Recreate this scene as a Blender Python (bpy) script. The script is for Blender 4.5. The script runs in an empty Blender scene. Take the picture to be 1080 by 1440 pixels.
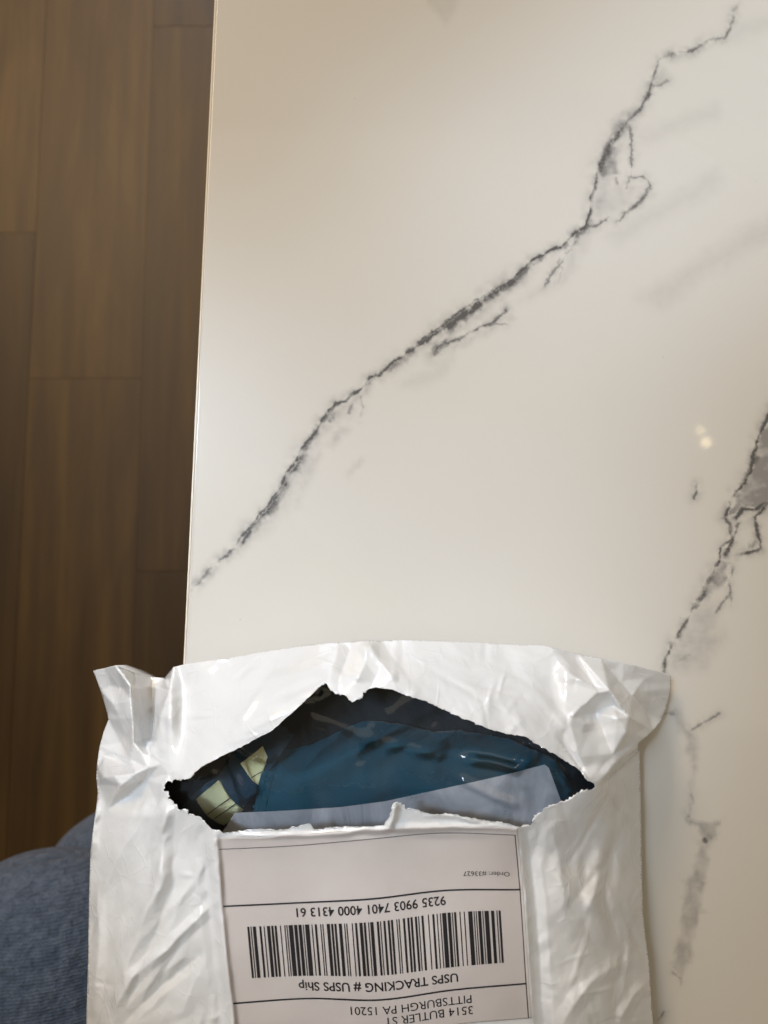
import bpy, bmesh, math, random
import numpy as np
from mathutils import Vector
from mathutils.geometry import delaunay_2d_cdt

random.seed(7)
RNG = np.random.default_rng(11)
S = bpy.context.scene
COL = S.collection

# ------------------------------------------------------------------ camera
ZT = 0.740            # table top height
ZC = ZT + 0.295       # phone held about 30 cm above the table
FPX = 1040.0          # focal length in photo pixels (1080 x 1440)
PITCH = math.radians(6.0)
cam_d = bpy.data.cameras.new('camera')
cam = bpy.data.objects.new('camera', cam_d)
COL.objects.link(cam)
cam.location = (0, 0, ZC)
cam.rotation_euler = (PITCH, 0, 0)
cam_d.sensor_fit = 'HORIZONTAL'
cam_d.lens = 6.8
cam_d.sensor_width = 6.8 * 1080 / FPX
cam_d.clip_start = 0.01
cam_d.clip_end = 60
cam_d.dof.use_dof = True
cam_d.dof.focus_distance = 0.262
cam_d.dof.aperture_fstop = 3.2
S.camera = cam
S.render.resolution_x, S.render.resolution_y = 768, 1024


def P(px, py, z):
    """photo pixel + real height -> world point (numpy friendly)"""
    dx = (np.asarray(px, float) - 540) / FPX
    dy = (720 - np.asarray(py, float)) / FPX
    wy = dy * math.cos(PITCH) + math.sin(PITCH)
    wz = dy * math.sin(PITCH) - math.cos(PITCH)
    t = (np.asarray(z, float) - ZC) / wz
    return dx * t, wy * t, np.asarray(z, float) + 0 * dx


def mirror(px, py, z):
    """point at height z that the table top mirrors into photo pixel (px, py)"""
    x, y, _ = P(px, py, ZT)
    k = (z - ZT + ZC - ZT) / (ZC - ZT)
    return float(x * k), float(y * k), z


# ------------------------------------------------------------------ light
W = bpy.data.worlds.new('World')
S.world = W
W.use_nodes = True
W.node_tree.nodes['Background'].inputs[0].default_value = (1.0, 0.76, 0.45, 1)
W.node_tree.nodes['Background'].inputs[1].default_value = 0.125


def area(name, loc, target, sx, sy, power, col, spin=0.0, spread=180):
    d = bpy.data.lights.new(name, 'AREA')
    d.shape = 'RECTANGLE'
    d.size, d.size_y = sx, sy
    d.energy, d.color = power, col
    d.spread = math.radians(spread)
    o = bpy.data.objects.new(name, d)
    COL.objects.link(o)
    o.location = loc
    v = Vector(target) - Vector(loc)
    q = v.to_track_quat('-Z', 'Y')
    o.rotation_euler = q.to_euler()
    if spin:
        o.rotation_euler.rotate_axis('Z', spin)
    return o


ZL = 2.35
def pool(name, px, py, w_px, h_px, power, col, spin=0.0, spread=13):
    """added narrow-beam lamp close to the table, throwing a soft-edged patch (photo pixels), all from one direction"""
    x, y, z = (float(q) for q in P(px, py, ZT))
    el, az = math.radians(64), math.radians(152)
    dv = Vector((math.cos(el) * math.cos(az), math.cos(el) * math.sin(az), math.sin(el)))
    c = Vector((x, y, z)) + dv * 0.85
    return area(name, c, (x, y, z), h_px * 0.000284, w_px * 0.000284 * math.sin(el), power, col, spin, spread)


COOL = (0.68, 0.83, 1.0)
pool('table_pool_near', 410, 885, 1050, 820, 0.094, COOL, 0.0, 11)  # added lamps that shape the bright patches and the shaded wedge between
pool('table_pool_right', 965, 200, 590, 900, 0.066, COOL, math.radians(-20), 11)
area('glint_lamp', (-0.86, 0.42, ZT + 1.57), (-0.05, -0.02, ZT), 0.22, 0.22, 3.9, (0.74, 0.86, 1.0))  # added unseen lamp, put in for glints on the plastic
area('room_ceiling', (0.15, 0.45, ZL), (0.15, 0.45, 0.0), 2.0, 1.6, 6.3, (1.0, 0.88, 0.68))
area('window_far', (-0.40, 2.60, 1.36), (0.0, 0.0, ZT), 0.60, 0.55, 18.0, (0.72, 0.85, 1.0))
area('floor_sheen_lamp', (-1.24, 1.80, 2.30), (-1.24, 1.80, 0.0), 0.80, 1.15, 44.0, (1.0, 0.75, 0.49))  # added overhead lamp that gives the boards their sheen
for i, (bx, by) in enumerate([(985, 605), (993, 622)]):
    d = bpy.data.lights.new('ceiling_bulb', 'POINT')
    d.energy = (0.06, 0.11)[i]
    d.color = (1.0, 0.78, 0.42)
    d.shadow_soft_size = 0.013
    o = bpy.data.objects.new('ceiling_bulb', d)
    COL.objects.link(o)
    o.location = mirror(bx, by, ZL - 0.02)

S.view_settings.view_transform = 'Standard'
S.view_settings.look = 'None'
S.view_settings.exposure = 0.16
S.view_settings.gamma = 1.0
S.view_settings.use_curve_mapping = False
S.render.engine = 'CYCLES'
S.cycles.use_denoising = True
S.cycles.sample_clamp_indirect = 4.0
S.cycles.max_bounces = 10
S.cycles.transparent_max_bounces = 16

# ------------------------------------------------------------------ noise
def _hash(ix, iy, seed):
    n = (ix.astype(np.int64) * 374761393 + iy.astype(np.int64) * 668265263 + seed * 982451653) & 0x7fffffff
    n = ((n ^ (n >> 13)) * 1274126177) & 0x7fffffff
    n = (n ^ (n >> 16)) & 0xffff
    return n / 32767.5 - 1.0


def vnoise(x, y, seed=0):
    x = np.asarray(x, float); y = np.asarray(y, float)
    ix = np.floor(x); iy = np.floor(y)
    fx = x - ix; fy = y - iy
    fx = fx * fx * fx * (fx * (fx * 6 - 15) + 10); fy = fy * fy * fy * (fy * (fy * 6 - 15) + 10)
    ix = ix.astype(np.int64); iy = iy.astype(np.int64)
    a = _hash(ix, iy, seed); b = _hash(ix + 1, iy, seed)
    c = _hash(ix, iy + 1, seed); d = _hash(ix + 1, iy + 1, seed)
    return (a * (1 - fx) + b * fx) * (1 - fy) + (c * (1 - fx) + d * fx) * fy


def fbm(x, y, seed=0, octv=4):
    s = 0; a = 0.55
    for k in range(octv):
        s = s + a * vnoise(np.asarray(x) * 2 ** k + 17.3 * k, np.asarray(y) * 2 ** k - 9.1 * k, seed + k)
        a *= 0.5
    return s


def smooth(e0, e1, x):
    t = np.clip((x - e0) / (e1 - e0), 0, 1)
    return t * t * (3 - 2 * t)


def seg_dist(x, y, pts):
    """distance to a polyline and position along it 0..1"""
    best = np.full(x.shape, 1e9); along = np.zeros(x.shape)
    pts = np.asarray(pts, float)
    L = np.hypot(*(pts[1:] - pts[:-1]).T); cum = np.concatenate([[0], np.cumsum(L)])
    for i in range(len(pts) - 1):
        ax, ay = pts[i]; bx, by = pts[i + 1]
        vx, vy = bx - ax, by - ay
        t = np.clip(((x - ax) * vx + (y - ay) * vy) / (vx * vx + vy * vy + 1e-9), 0, 1)
        d = np.hypot(x - ax - t * vx, y - ay - t * vy)
        m = d < best
        best[m] = d[m]; along[m] = ((cum[i] + t * L[i]) / cum[-1])[m]
    return best, along


def inpoly(x, y, poly):
    r = np.zeros(x.shape, bool)
    n = len(poly)
    for i in range(n):
        x1, y1 = poly[i]; x2, y2 = poly[(i + 1) % n]
        if y1 == y2:
            continue
        c = ((y1 > y) != (y2 > y)) & (x < (x2 - x1) * (y - y1) / (y2 - y1) + x1)
        r ^= c
    return r


def densify(pts, step, closed=True):
    out = []
    n = len(pts)
    for i in range(n if closed else n - 1):
        a = np.array(pts[i], float); b = np.array(pts[(i + 1) % n], float)
        k = max(1, int(np.hypot(*(b - a)) / step))
        for j in range(k):
            out.append(tuple(a + (b - a) * j / k))
    if not closed:
        out.append(tuple(pts[-1]))
    return out


def triangulate(points, loops):
    """constrained triangulation of points with boundary loops"""
    verts = [Vector(p) for lp in loops for p in lp]
    edges = []; k = 0
    for lp in loops:
        n = len(lp)
        edges += [(k + i, k + (i + 1) % n) for i in range(n)]
        k += n
    verts += [Vector(p) for p in points]
    v, e, f, *_ = delaunay_2d_cdt(verts, edges, [], 0, 1e-5)
    v = np.array([(p.x, p.y) for p in v])
    f = np.array([t for t in f if len(t) == 3])
    c = v[f].mean(axis=1)
    keep = inpoly(c[:, 0], c[:, 1], loops[0])
    for lp in loops[1:]:
        keep &= ~inpoly(c[:, 0], c[:, 1], lp)
    f = f[keep]
    used = np.unique(f)
    remap = -np.ones(len(v), int); remap[used] = np.arange(len(used))
    f = remap[f]; v = v[used]
    a = v[f]
    cr = (a[:, 1, 0] - a[:, 0, 0]) * (a[:, 2, 1] - a[:, 0, 1]) - (a[:, 1, 1] - a[:, 0, 1]) * (a[:, 2, 0] - a[:, 0, 0])
    # photo y runs down, world y up: counter-clockwise in the world is clockwise here
    f[cr > 0] = f[cr > 0][:, ::-1]
    return v, f


# ------------------------------------------------------------------ objects
def tag(o, label=None, cat=None, group=None, kind=None):
    for k, v in (('label', label), ('category', cat), ('group', group), ('kind', kind)):
        if v:
            o[k] = v
    return o


def empty(name, loc):
    o = bpy.data.objects.new(name, None)
    o.empty_display_size = 0.02
    COL.objects.link(o)
    o.location = loc
    return o


def root_loc(o):
    v = Vector((0, 0, 0))
    while o is not None:
        v = v + Vector(o.location); o = o.parent
    return v


def mesh_obj(name, verts, faces, mat, parent=None, smooth_shade=True, mats=None):
    """verts in world coordinates"""
    off = root_loc(parent) if parent else Vector((0, 0, 0))
    v = np.asarray(verts, float) - np.array(off)
    me = bpy.data.meshes.new(name)
    me.from_pydata([tuple(p) for p in v], [], [tuple(int(i) for i in f) for f in faces])
    for m in (mats or [mat]):
        me.materials.append(m)
    if smooth_shade:
        me.polygons.foreach_set('use_smooth', [True] * len(me.polygons))
    me.update()
    o = bpy.data.objects.new(name, me)
    COL.objects.link(o)
    if parent:
        o.parent = parent
    return o


def attr(o, name, vals):
    a = o.data.attributes.new(name, 'FLOAT', 'POINT')
    a.data.foreach_set('value', np.asarray(vals, np.float32))


def box_obj(name, cx, cy, cz, sx, sy, sz, mat, parent=None, bevel=0.0, rot=0.0):
    bm = bmesh.new()
    bmesh.ops.create_cube(bm, size=1)
    for v in bm.verts:
        v.co = Vector((v.co.x * sx, v.co.y * sy, v.co.z * sz))
    if bevel:
        bmesh.ops.bevel(bm, geom=bm.edges[:], offset=bevel, segments=2, affect='EDGES')
    me = bpy.data.meshes.new(name)
    bm.to_mesh(me); bm.free()
    me.materials.append(mat)
    o = bpy.data.objects.new(name, me)
    COL.objects.link(o)
    off = root_loc(parent) if parent else Vector((0, 0, 0))
    o.location = Vector((cx, cy, cz)) - off
    o.rotation_euler.z = rot
    if parent:
        o.parent = parent
    return o


# ------------------------------------------------------------------ materials
class NT:
    def __init__(self, name):
        self.m = bpy.data.materials.new(name)
        self.m.use_nodes = True
        self.t = self.m.node_tree
        self.b = self.t.nodes['Principled BSDF']
        self.out = self.t.nodes['Material Output']

    def n(self, typ, **kw):
        nd = self.t.nodes.new(typ)
        for k, v in kw.items():
            if k.startswith('i_'):
                key = k[2:]
                key = int(key) if key.isdigit() else key.replace('_', ' ')
                self._set(nd.inputs[key], v)
            else:
                setattr(nd, k, v)
        return nd

    def _set(self, sock, v):
        if hasattr(v, 'links') or isinstance(v, bpy.types.NodeSocket):
            self.t.links.new(v, sock)
        else:
            sock.default_value = v

    def set(self, **kw):
        for k, v in kw.items():
            self._set(self.b.inputs[k.replace('_', ' ')], v)

    def math(self, op, a, b=0.0, clamp=False):
        nd = self.n('ShaderNodeMath', operation=op, use_clamp=clamp)
        self._set(nd.inputs[0], a); self._set(nd.inputs[1], b)
        return nd.outputs[0]

    def mix(self, f, a, b, blend='MIX'):
        nd = self.n('ShaderNodeMix', data_type='RGBA', blend_type=blend)
        self._set(nd.inputs[0], f); self._set(nd.inputs[6], a); self._set(nd.inputs[7], b)
        return nd.outputs[2]

    def ramp(self, f, stops):
        nd = self.n('ShaderNodeValToRGB')
        self._set(nd.inputs[0], f)
        el = nd.color_ramp.elements
        while len(el) < len(stops):
            el.new(0.5)
        for e, (p, c) in zip(el, stops):
            e.position = p
            e.color = c if len(c) == 4 else (*c, 1)
        return nd.outputs[0]

    def noise(self, scale, detail=4, rough=0.55, vec=None, dist=0.0):
        nd = self.n('ShaderNodeTexNoise')
        nd.inputs['Scale'].default_value = scale
        nd.inputs['Detail'].default_value = detail
        nd.inputs['Roughness'].default_value = rough
        nd.inputs['Distortion'].default_value = dist
        if vec is not None:
            self.t.links.new(vec, nd.inputs['Vector'])
        return nd.outputs[0]

    def coords(self, scale=(1, 1, 1), kind='Object', add=None, rot=(0, 0, 0)):
        tc = self.n('ShaderNodeTexCoord')
        mp = self.n('ShaderNodeMapping')
        mp.inputs['Scale'].default_value = scale
        mp.inputs['Rotation'].default_value = rot
        self.t.links.new(tc.outputs[kind], mp.inputs['Vector'])
        if add is not None:
            self._set(mp.inputs['Location'], add)
        return mp.outputs[0]

    def bump(self, h, strength, dist, normal=None):
        nd = self.n('ShaderNodeBump')
        nd.inputs['Strength'].default_value = strength
        nd.inputs['Distance'].default_value = dist
        self._set(nd.inputs['Height'], h)
        if normal is not None:
            self._set(nd.inputs['Normal'], normal)
        return nd.outputs[0]

    def attrib(self, name):
        return self.n('ShaderNodeAttribute', attribute_name=name).outputs['Fac']


def mat_plain(name, col, rough=0.5, **kw):
    m = NT(name)
    m.set(Base_Color=(*col, 1), Roughness=rough, **kw)
    return m.m


def mat_table():
    m = NT('marble_laminate')
    v = m.coords()
    cloud = m.noise(5.0, 3, 0.5, v)
    base = m.ramp(cloud, [(0.3, (0.60, 0.575, 0.535)), (0.7, (0.64, 0.62, 0.585))])
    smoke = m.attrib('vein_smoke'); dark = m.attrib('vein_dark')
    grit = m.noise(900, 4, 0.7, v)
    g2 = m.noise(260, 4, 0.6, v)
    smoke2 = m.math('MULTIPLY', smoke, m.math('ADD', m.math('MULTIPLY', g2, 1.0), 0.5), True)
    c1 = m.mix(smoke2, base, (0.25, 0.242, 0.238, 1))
    dark2 = m.math('MULTIPLY', dark, m.math('ADD', m.math('MULTIPLY', grit, 1.5), 0.45), True)
    c2 = m.mix(dark2, c1, (0.085, 0.082, 0.084, 1))
    # tiny printed specks
    vo = m.n('ShaderNodeTexVoronoi'); vo.inputs['Scale'].default_value = 42
    m.t.links.new(v, vo.inputs['Vector'])
    sp = m.math('LESS_THAN', vo.outputs['Distance'], 0.012)
    c3 = m.mix(m.math('MULTIPLY', sp, 0.35), c2, (0.25, 0.22, 0.19, 1))
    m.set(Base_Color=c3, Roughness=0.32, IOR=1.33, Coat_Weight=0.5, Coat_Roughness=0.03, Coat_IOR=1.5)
    return m.m


def mat_wood():
    m = NT('oak_plank')
    info = m.n('ShaderNodeObjectInfo')
    rnd = info.outputs['Random']
    off = m.n('ShaderNodeCombineXYZ')
    m._set(off.inputs[0], m.math('MULTIPLY', rnd, 13.0)); m._set(off.inputs[1], m.math('MULTIPLY', rnd, 7.7))
    v = m.coords((22, 1.5, 6), add=off.outputs[0])
    v2 = m.coords((8, 1.6, 3), add=off.outputs[0])
    g = m.noise(1.6, 8, 0.62, v, 0.4)
    g2 = m.noise(1.0, 4, 0.55, v2, 1.0)
    v3 = m.coords((150, 4, 20), add=off.outputs[0])
    fine = m.noise(1.5, 4, 0.6, v3)
    t = m.math('ADD', m.math('MULTIPLY', g, 0.55), m.math('MULTIPLY', g2, 0.5))
    c = m.ramp(t, [(0.30, (0.023, 0.0110, 0.0014)), (0.5, (0.060, 0.0315, 0.0050)), (0.72, (0.118, 0.068, 0.0150))])
    # knots
    vk = m.coords((7.5, 3.3, 3), add=off.outputs[0])
    vo = m.n('ShaderNodeTexVoronoi'); vo.inputs['Scale'].default_value = 0.9
    m.t.links.new(vk, vo.inputs['Vector'])
    kn = m.math('SUBTRACT', 1.0, m.math('MULTIPLY', vo.outputs['Distance'], 7.0), True)
    c = m.mix(m.math('MULTIPLY', kn, 0.55), c, (0.045, 0.025, 0.012, 1))
    c = m.mix(m.math('MULTIPLY', fine, 0.35), c, (0.07, 0.045, 0.025, 1))
    tone = m.ramp(rnd, [(0.0, (0.78, 0.76, 0.70)), (1.0, (1.16, 1.13, 1.06))])
    c = m.mix(1.0, c, tone, 'MULTIPLY')
    m.set(Base_Color=c, Roughness=0.48, Specular_IOR_Level=0.34)
    m.set(Normal=m.bump(g, 0.15, 0.001))
    return m.m


def mat_poly():
    """white polythene mailer"""
    m = NT('white_polythene')
    v = m.coords()
    n1 = m.noise(160, 4, 0.6, v, 0.6)
    vs = m.coords((1, 1, 1), rot=(0, 0, math.radians(-32)))
    ms = m.n('ShaderNodeMapping'); ms.inputs['Scale'].default_value = (420, 90, 200)
    m.t.links.new(vs, ms.inputs['Vector'])
    n2 = m.noise(1.0, 5, 0.65, ms.outputs[0], 0.8)
    cr = None
    for sc_, wdt, wp, amp in ((52, 0.045, 0.010, 1.0), (120, 0.07, 0.006, 0.7)):
        vo = m.n('ShaderNodeTexVoronoi', feature='DISTANCE_TO_EDGE'); vo.inputs['Scale'].default_value = sc_
        nw = m.n('ShaderNodeTexNoise'); nw.inputs['Scale'].default_value = 45
        m.t.links.new(v, nw.inputs['Vector'])
        vadd = m.n('ShaderNodeVectorMath', operation='MULTIPLY_ADD')
        m.t.links.new(nw.outputs['Color'], vadd.inputs[0])
        vadd.inputs[1].default_value = (wp, wp, wp)
        m.t.links.new(v, vadd.inputs[2])
        m.t.links.new(vadd.outputs[0], vo.inputs['Vector'])
        msk = m.ramp(m.noise(sc_ * 0.8, 3, 0.5, v), [(0.46, (0, 0, 0)), (0.62, (1, 1, 1))])
        c_ = m.math('MULTIPLY', m.math('MULTIPLY', m.math('SUBTRACT', wdt, m.math('MINIMUM', vo.outputs['Distance'], wdt)), amp * 9.0), msk)
        cr = c_ if cr is None else m.math('ADD', cr, c_)
    h = m.math('ADD', m.math('MULTIPLY', n1, 0.35), m.math('ADD', m.math('MULTIPLY', n2, 0.35), cr))
    dirt = m.noise(26, 5, 0.6, v)
    c = m.ramp(dirt, [(0.3, (0.75, 0.76, 0.78)), (0.65, (0.805, 0.82, 0.845))])
    m.set(Base_Color=c, Roughness=0.22, IOR=1.55, Coat_Weight=0.7, Coat_Roughness=0.10, Coat_IOR=1.55, Normal=m.bump(h, 0.34, 0.0006))
    return m.m


def mat_label():
    m = NT('label_paper')
    v = m.coords()
    n1 = m.noise(45, 4, 0.55, v, 0.5)
    fib = m.noise(1500, 3, 0.6, v)
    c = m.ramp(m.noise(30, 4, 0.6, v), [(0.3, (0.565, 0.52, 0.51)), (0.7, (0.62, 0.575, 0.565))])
    h = m.math('ADD', n1, m.math('MULTIPLY', fib, 0.03))
    m.set(Base_Color=c, Roughness=0.42, Normal=m.bump(h, 0.35, 0.0012))
    return m.m


def mat_film(name, haze, tint, rough=0.07, seed_scale=60, lo=0.25, hi=1.9):
    """clear polypropylene: mostly transparent, glossy on top, a little milky"""
    m = NT(name)
    t = m.t
    v = m.coords()
    n1 = m.noise(seed_scale, 3, 0.5, v, 1.2)
    nor = m.bump(n1, 0.2, 0.0008)
    tr = m.n('ShaderNodeBsdfTransparent'); tr.inputs[0].default_value = (0.93, 0.94, 0.95, 1)
    df = m.n('ShaderNodeBsdfDiffuse'); df.inputs[0].default_value = (*tint, 1)
    t.links.new(nor, df.inputs['Normal'])
    gl = m.n('ShaderNodeBsdfGlossy'); gl.inputs['Roughness'].default_value = rough
    t.links.new(nor, gl.inputs['Normal'])
    fr = m.n('ShaderNodeFresnel'); fr.inputs['IOR'].default_value = 1.5
    t.links.new(nor, fr.inputs['Normal'])
    vh = m.coords((34, 15, 20), rot=(0, 0, math.radians(35)))
    hz = m.math('MULTIPLY', m.ramp(m.noise(1.0, 6, 0.66, vh, 1.4), [(0.32, (lo,) * 3), (0.72, (hi,) * 3)]), haze)
    s1 = m.n('ShaderNodeMixShader'); m._set(s1.inputs[0], hz)
    t.links.new(tr.outputs[0], s1.inputs[1]); t.links.new(df.outputs[0], s1.inputs[2])
    s2 = m.n('ShaderNodeMixShader'); m._set(s2.inputs[0], fr.outputs[0])
    t.links.new(s1.outputs[0], s2.inputs[1]); t.links.new(gl.outputs[0], s2.inputs[2])
    t.links.new(s2.outputs[0], m.out.inputs['Surface'])
    return m.m


def mat_cloth(name, c0, c1, scale=1500, bump=0.25):
    m = NT(name)
    v = m.coords()
    wv = m.n('ShaderNodeTexWave', wave_type='BANDS', bands_direction='DIAGONAL')
    wv.inputs['Scale'].default_value = scale / 5; wv.inputs['Distortion'].default_value = 1.0
    m.t.links.new(v, wv.inputs['Vector'])
    n = m.noise(scale, 3, 0.6, v)
    big = m.noise(40, 3, 0.5, v)
    c = m.mix(m.math('ADD', m.math('MULTIPLY', n, 0.5), m.math('MULTIPLY', big, 0.5)), (*c0, 1), (*c1, 1))
    h = m.math('ADD', n, m.math('MULTIPLY', wv.outputs['Fac'], 0.4))
    m.set(Base_Color=c, Roughness=0.85, Normal=m.bump(h, bump, 0.0004), Sheen_Weight=0.15)
    return m.m


def mat_knit():
    """blue-grey heather jersey with pilling"""
    m = NT('blue_jersey')
    v = m.coords()
    big = m.noise(14, 3, 0.5, v)
    p1 = m.noise(170, 5, 0.62, v, 0.6)
    p2 = m.noise(900, 3, 0.6, v)
    wv = m.n('ShaderNodeTexWave', wave_type='BANDS', bands_direction='Y')
    wv.inputs['Scale'].default_value = 190; wv.inputs['Distortion'].default_value = 2.5
    wv.inputs['Detail'].default_value = 2
    m.t.links.new(v, wv.inputs['Vector'])
    t = m.math('ADD', m.math('MULTIPLY', p1, 0.55), m.math('ADD', m.math('MULTIPLY', p2, 0.25), m.math('MULTIPLY', big, 0.2)))
    c = m.ramp(t, [(0.36, (0.032, 0.054, 0.100)), (0.5, (0.072, 0.108, 0.180)), (0.64, (0.140, 0.188, 0.280))])
    h = m.math('ADD', p1, m.math('ADD', m.math('MULTIPLY', p2, 0.25), m.math('MULTIPLY', wv.outputs['Fac'], 0.14)))
    m.set(Base_Color=c, Roughness=0.95, Sheen_Weight=0.2, Sheen_Roughness=0.5, Normal=m.bump(h, 0.9, 0.0040))
    return m.m


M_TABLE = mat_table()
M_WOOD = mat_wood()
M_POLY = mat_poly()
M_POLY_IN = mat_plain('black_lining', (0.016, 0.0145, 0.013), 0.38)
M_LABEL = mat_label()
M_INK = mat_plain('thermal_print', (0.014, 0.013, 0.017), 0.5)
M_INK_THIN = mat_plain('thermal_print_faint', (0.085, 0.075, 0.075), 0.5)
M_FILM = mat_film('clear_film', 0.030, (0.55, 0.58, 0.62), 0.07, 60, 0.15, 2.3)
M_FLAP = mat_film('milky_film', 0.44, (0.68, 0.73, 0.84), 0.22, 90, 0.62, 1.3)
M_TEAL = mat_cloth('teal_cloth', (0.004, 0.060, 0.102), (0.009, 0.096, 0.150))
M_BAND = mat_cloth('navy_elastic', (0.006, 0.032, 0.065), (0.013, 0.052, 0.095), 2200)
M_UNDER = mat_cloth('shade_dark_cloth', (0.004, 0.010, 0.016), (0.008, 0.018, 0.028))  # near-black: shade inside the opening is put into this colour
M_YEL = mat_cloth('yellow_green_cloth', (0.86, 0.85, 0.46), (0.92, 0.91, 0.56), 2400, 0.35)
M_THREAD = mat_plain('dark_thread', (0.02, 0.022, 0.02), 0.8)
M_KNIT = mat_knit()
M_SKIN = mat_plain('skin', (0.50, 0.30, 0.21), 0.5, Subsurface_Weight=0.1)
M_EDGE = mat_plain('edge_banding', (0.74, 0.68, 0.57), 0.35)
M_LEG = mat_plain('white_metal', (0.70, 0.69, 0.67), 0.4)
M_SUB = mat_plain('subfloor', (0.03, 0.02, 0.012), 0.9)

# ------------------------------------------------------------------ floor
FLOOR = mesh_obj('floor', [(-2.2, -1.6, -0.002), (2.2, -1.6, -0.002), (2.2, 2.4, -0.002), (-2.2, 2.4, -0.002)],
                 [(0, 1, 2, 3)], M_SUB)
tag(FLOOR, kind='structure')
# plank seams as they stand: direction and pitch of the boards
xa, ya, _ = P(66, 0, 0.012); xb, yb, _ = P(8, 1200, 0.012)
xc, yc, _ = P(216, 0, 0.012); xd, yd, _ = P(188, 900, 0.012)
DIRV = np.array([xc - xd, yc - yd]) + np.array([xa - xb, ya - yb]); DIRV /= np.hypot(*DIRV)
NRM = np.array([DIRV[1], -DIRV[0]])
s1 = np.dot(NRM, (np.array([xa, ya]) + np.array([xb, yb])) / 2)
s2 = np.dot(NRM, (np.array([xc, yc]) + np.array([xd, yd])) / 2)
PW = s2 - s1
ROT = math.atan2(DIRV[1], DIRV[0]) - math.pi / 2


def along(px, py):
    x, y, _ = P(px, py, 0.012)
    return float(np.dot(DIRV, (x, y)))


joint = {-1: along(25, 327), 0: along(120, 532), 1: along(240, 803)}
PLEN = along(240, 37) - along(240, 803)
PLEN = max(PLEN, 0.6)
pm = None
rp = random.Random(3)
for c in range(-9, 11):
    j0 = joint.get(c, rp.uniform(-0.4, 0.4))
    L = PLEN if c == 1 else 1.22
    for r in range(-3, 4):
        a0 = j0 + r * L
        if a0 > 2.1 or a0 + L < -1.4:
            continue
        ctr = NRM * (s1 + PW * (c + 0.5)) + DIRV * (a0 + L / 2)
        key = 'short' if c == 1 else 'long'
        if pm is None:
            pm = {}
        if key not in pm:
            o = box_obj('plank', 0, 0, 0, PW - 0.0003, L - 0.0003, 0.012, M_WOOD, None, 0.0003)
            pm[key] = o.data
        else:
            o = bpy.data.objects.new('plank', pm[key])
            COL.objects.link(o)
        o.parent = FLOOR
        o.location = (ctr[0], ctr[1], 0.006 + rp.uniform(-0.0003, 0.0003))
        o.rotation_euler.z = ROT

# ------------------------------------------------------------------ table
ex0, ey0, _ = P(303.5, 0, ZT); ex1, ey1, _ = P(260, 930, ZT)
TD = np.array([ex0 - ex1, ey0 - ey1]); TD /= np.hypot(*TD)     # along the left edge
TN = np.array([TD[1], -TD[0]])                                  # towards the table's middle
TO = np.array([ex1, ey1])
TROT = math.atan2(TD[1], TD[0]) - math.pi / 2
TW, T0, T1, TH = 0.62, -0.42, 0.80, 0.024


def tpt(u, w):
    """u along the edge, w inwards"""
    return TO + TD * u + TN * w


ctr = tpt((T0 + T1) / 2, TW / 2)
TABLE = empty('table', (ctr[0], ctr[1], 0.012))
tag(TABLE, 'white marble look table with grey veins under the torn mailer', 'table')


def unP(x, y, z):
    """world -> photo pixel"""
    x = np.asarray(x, float); y = np.asarray(y, float); dz = z - ZC
    cx = x
    cy = y * math.cos(PITCH) + dz * math.sin(PITCH)
    cz = -y * math.sin(PITCH) + dz * math.cos(PITCH)
    return 540 + FPX * cx / -cz, 720 - FPX * cy / -cz


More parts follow.
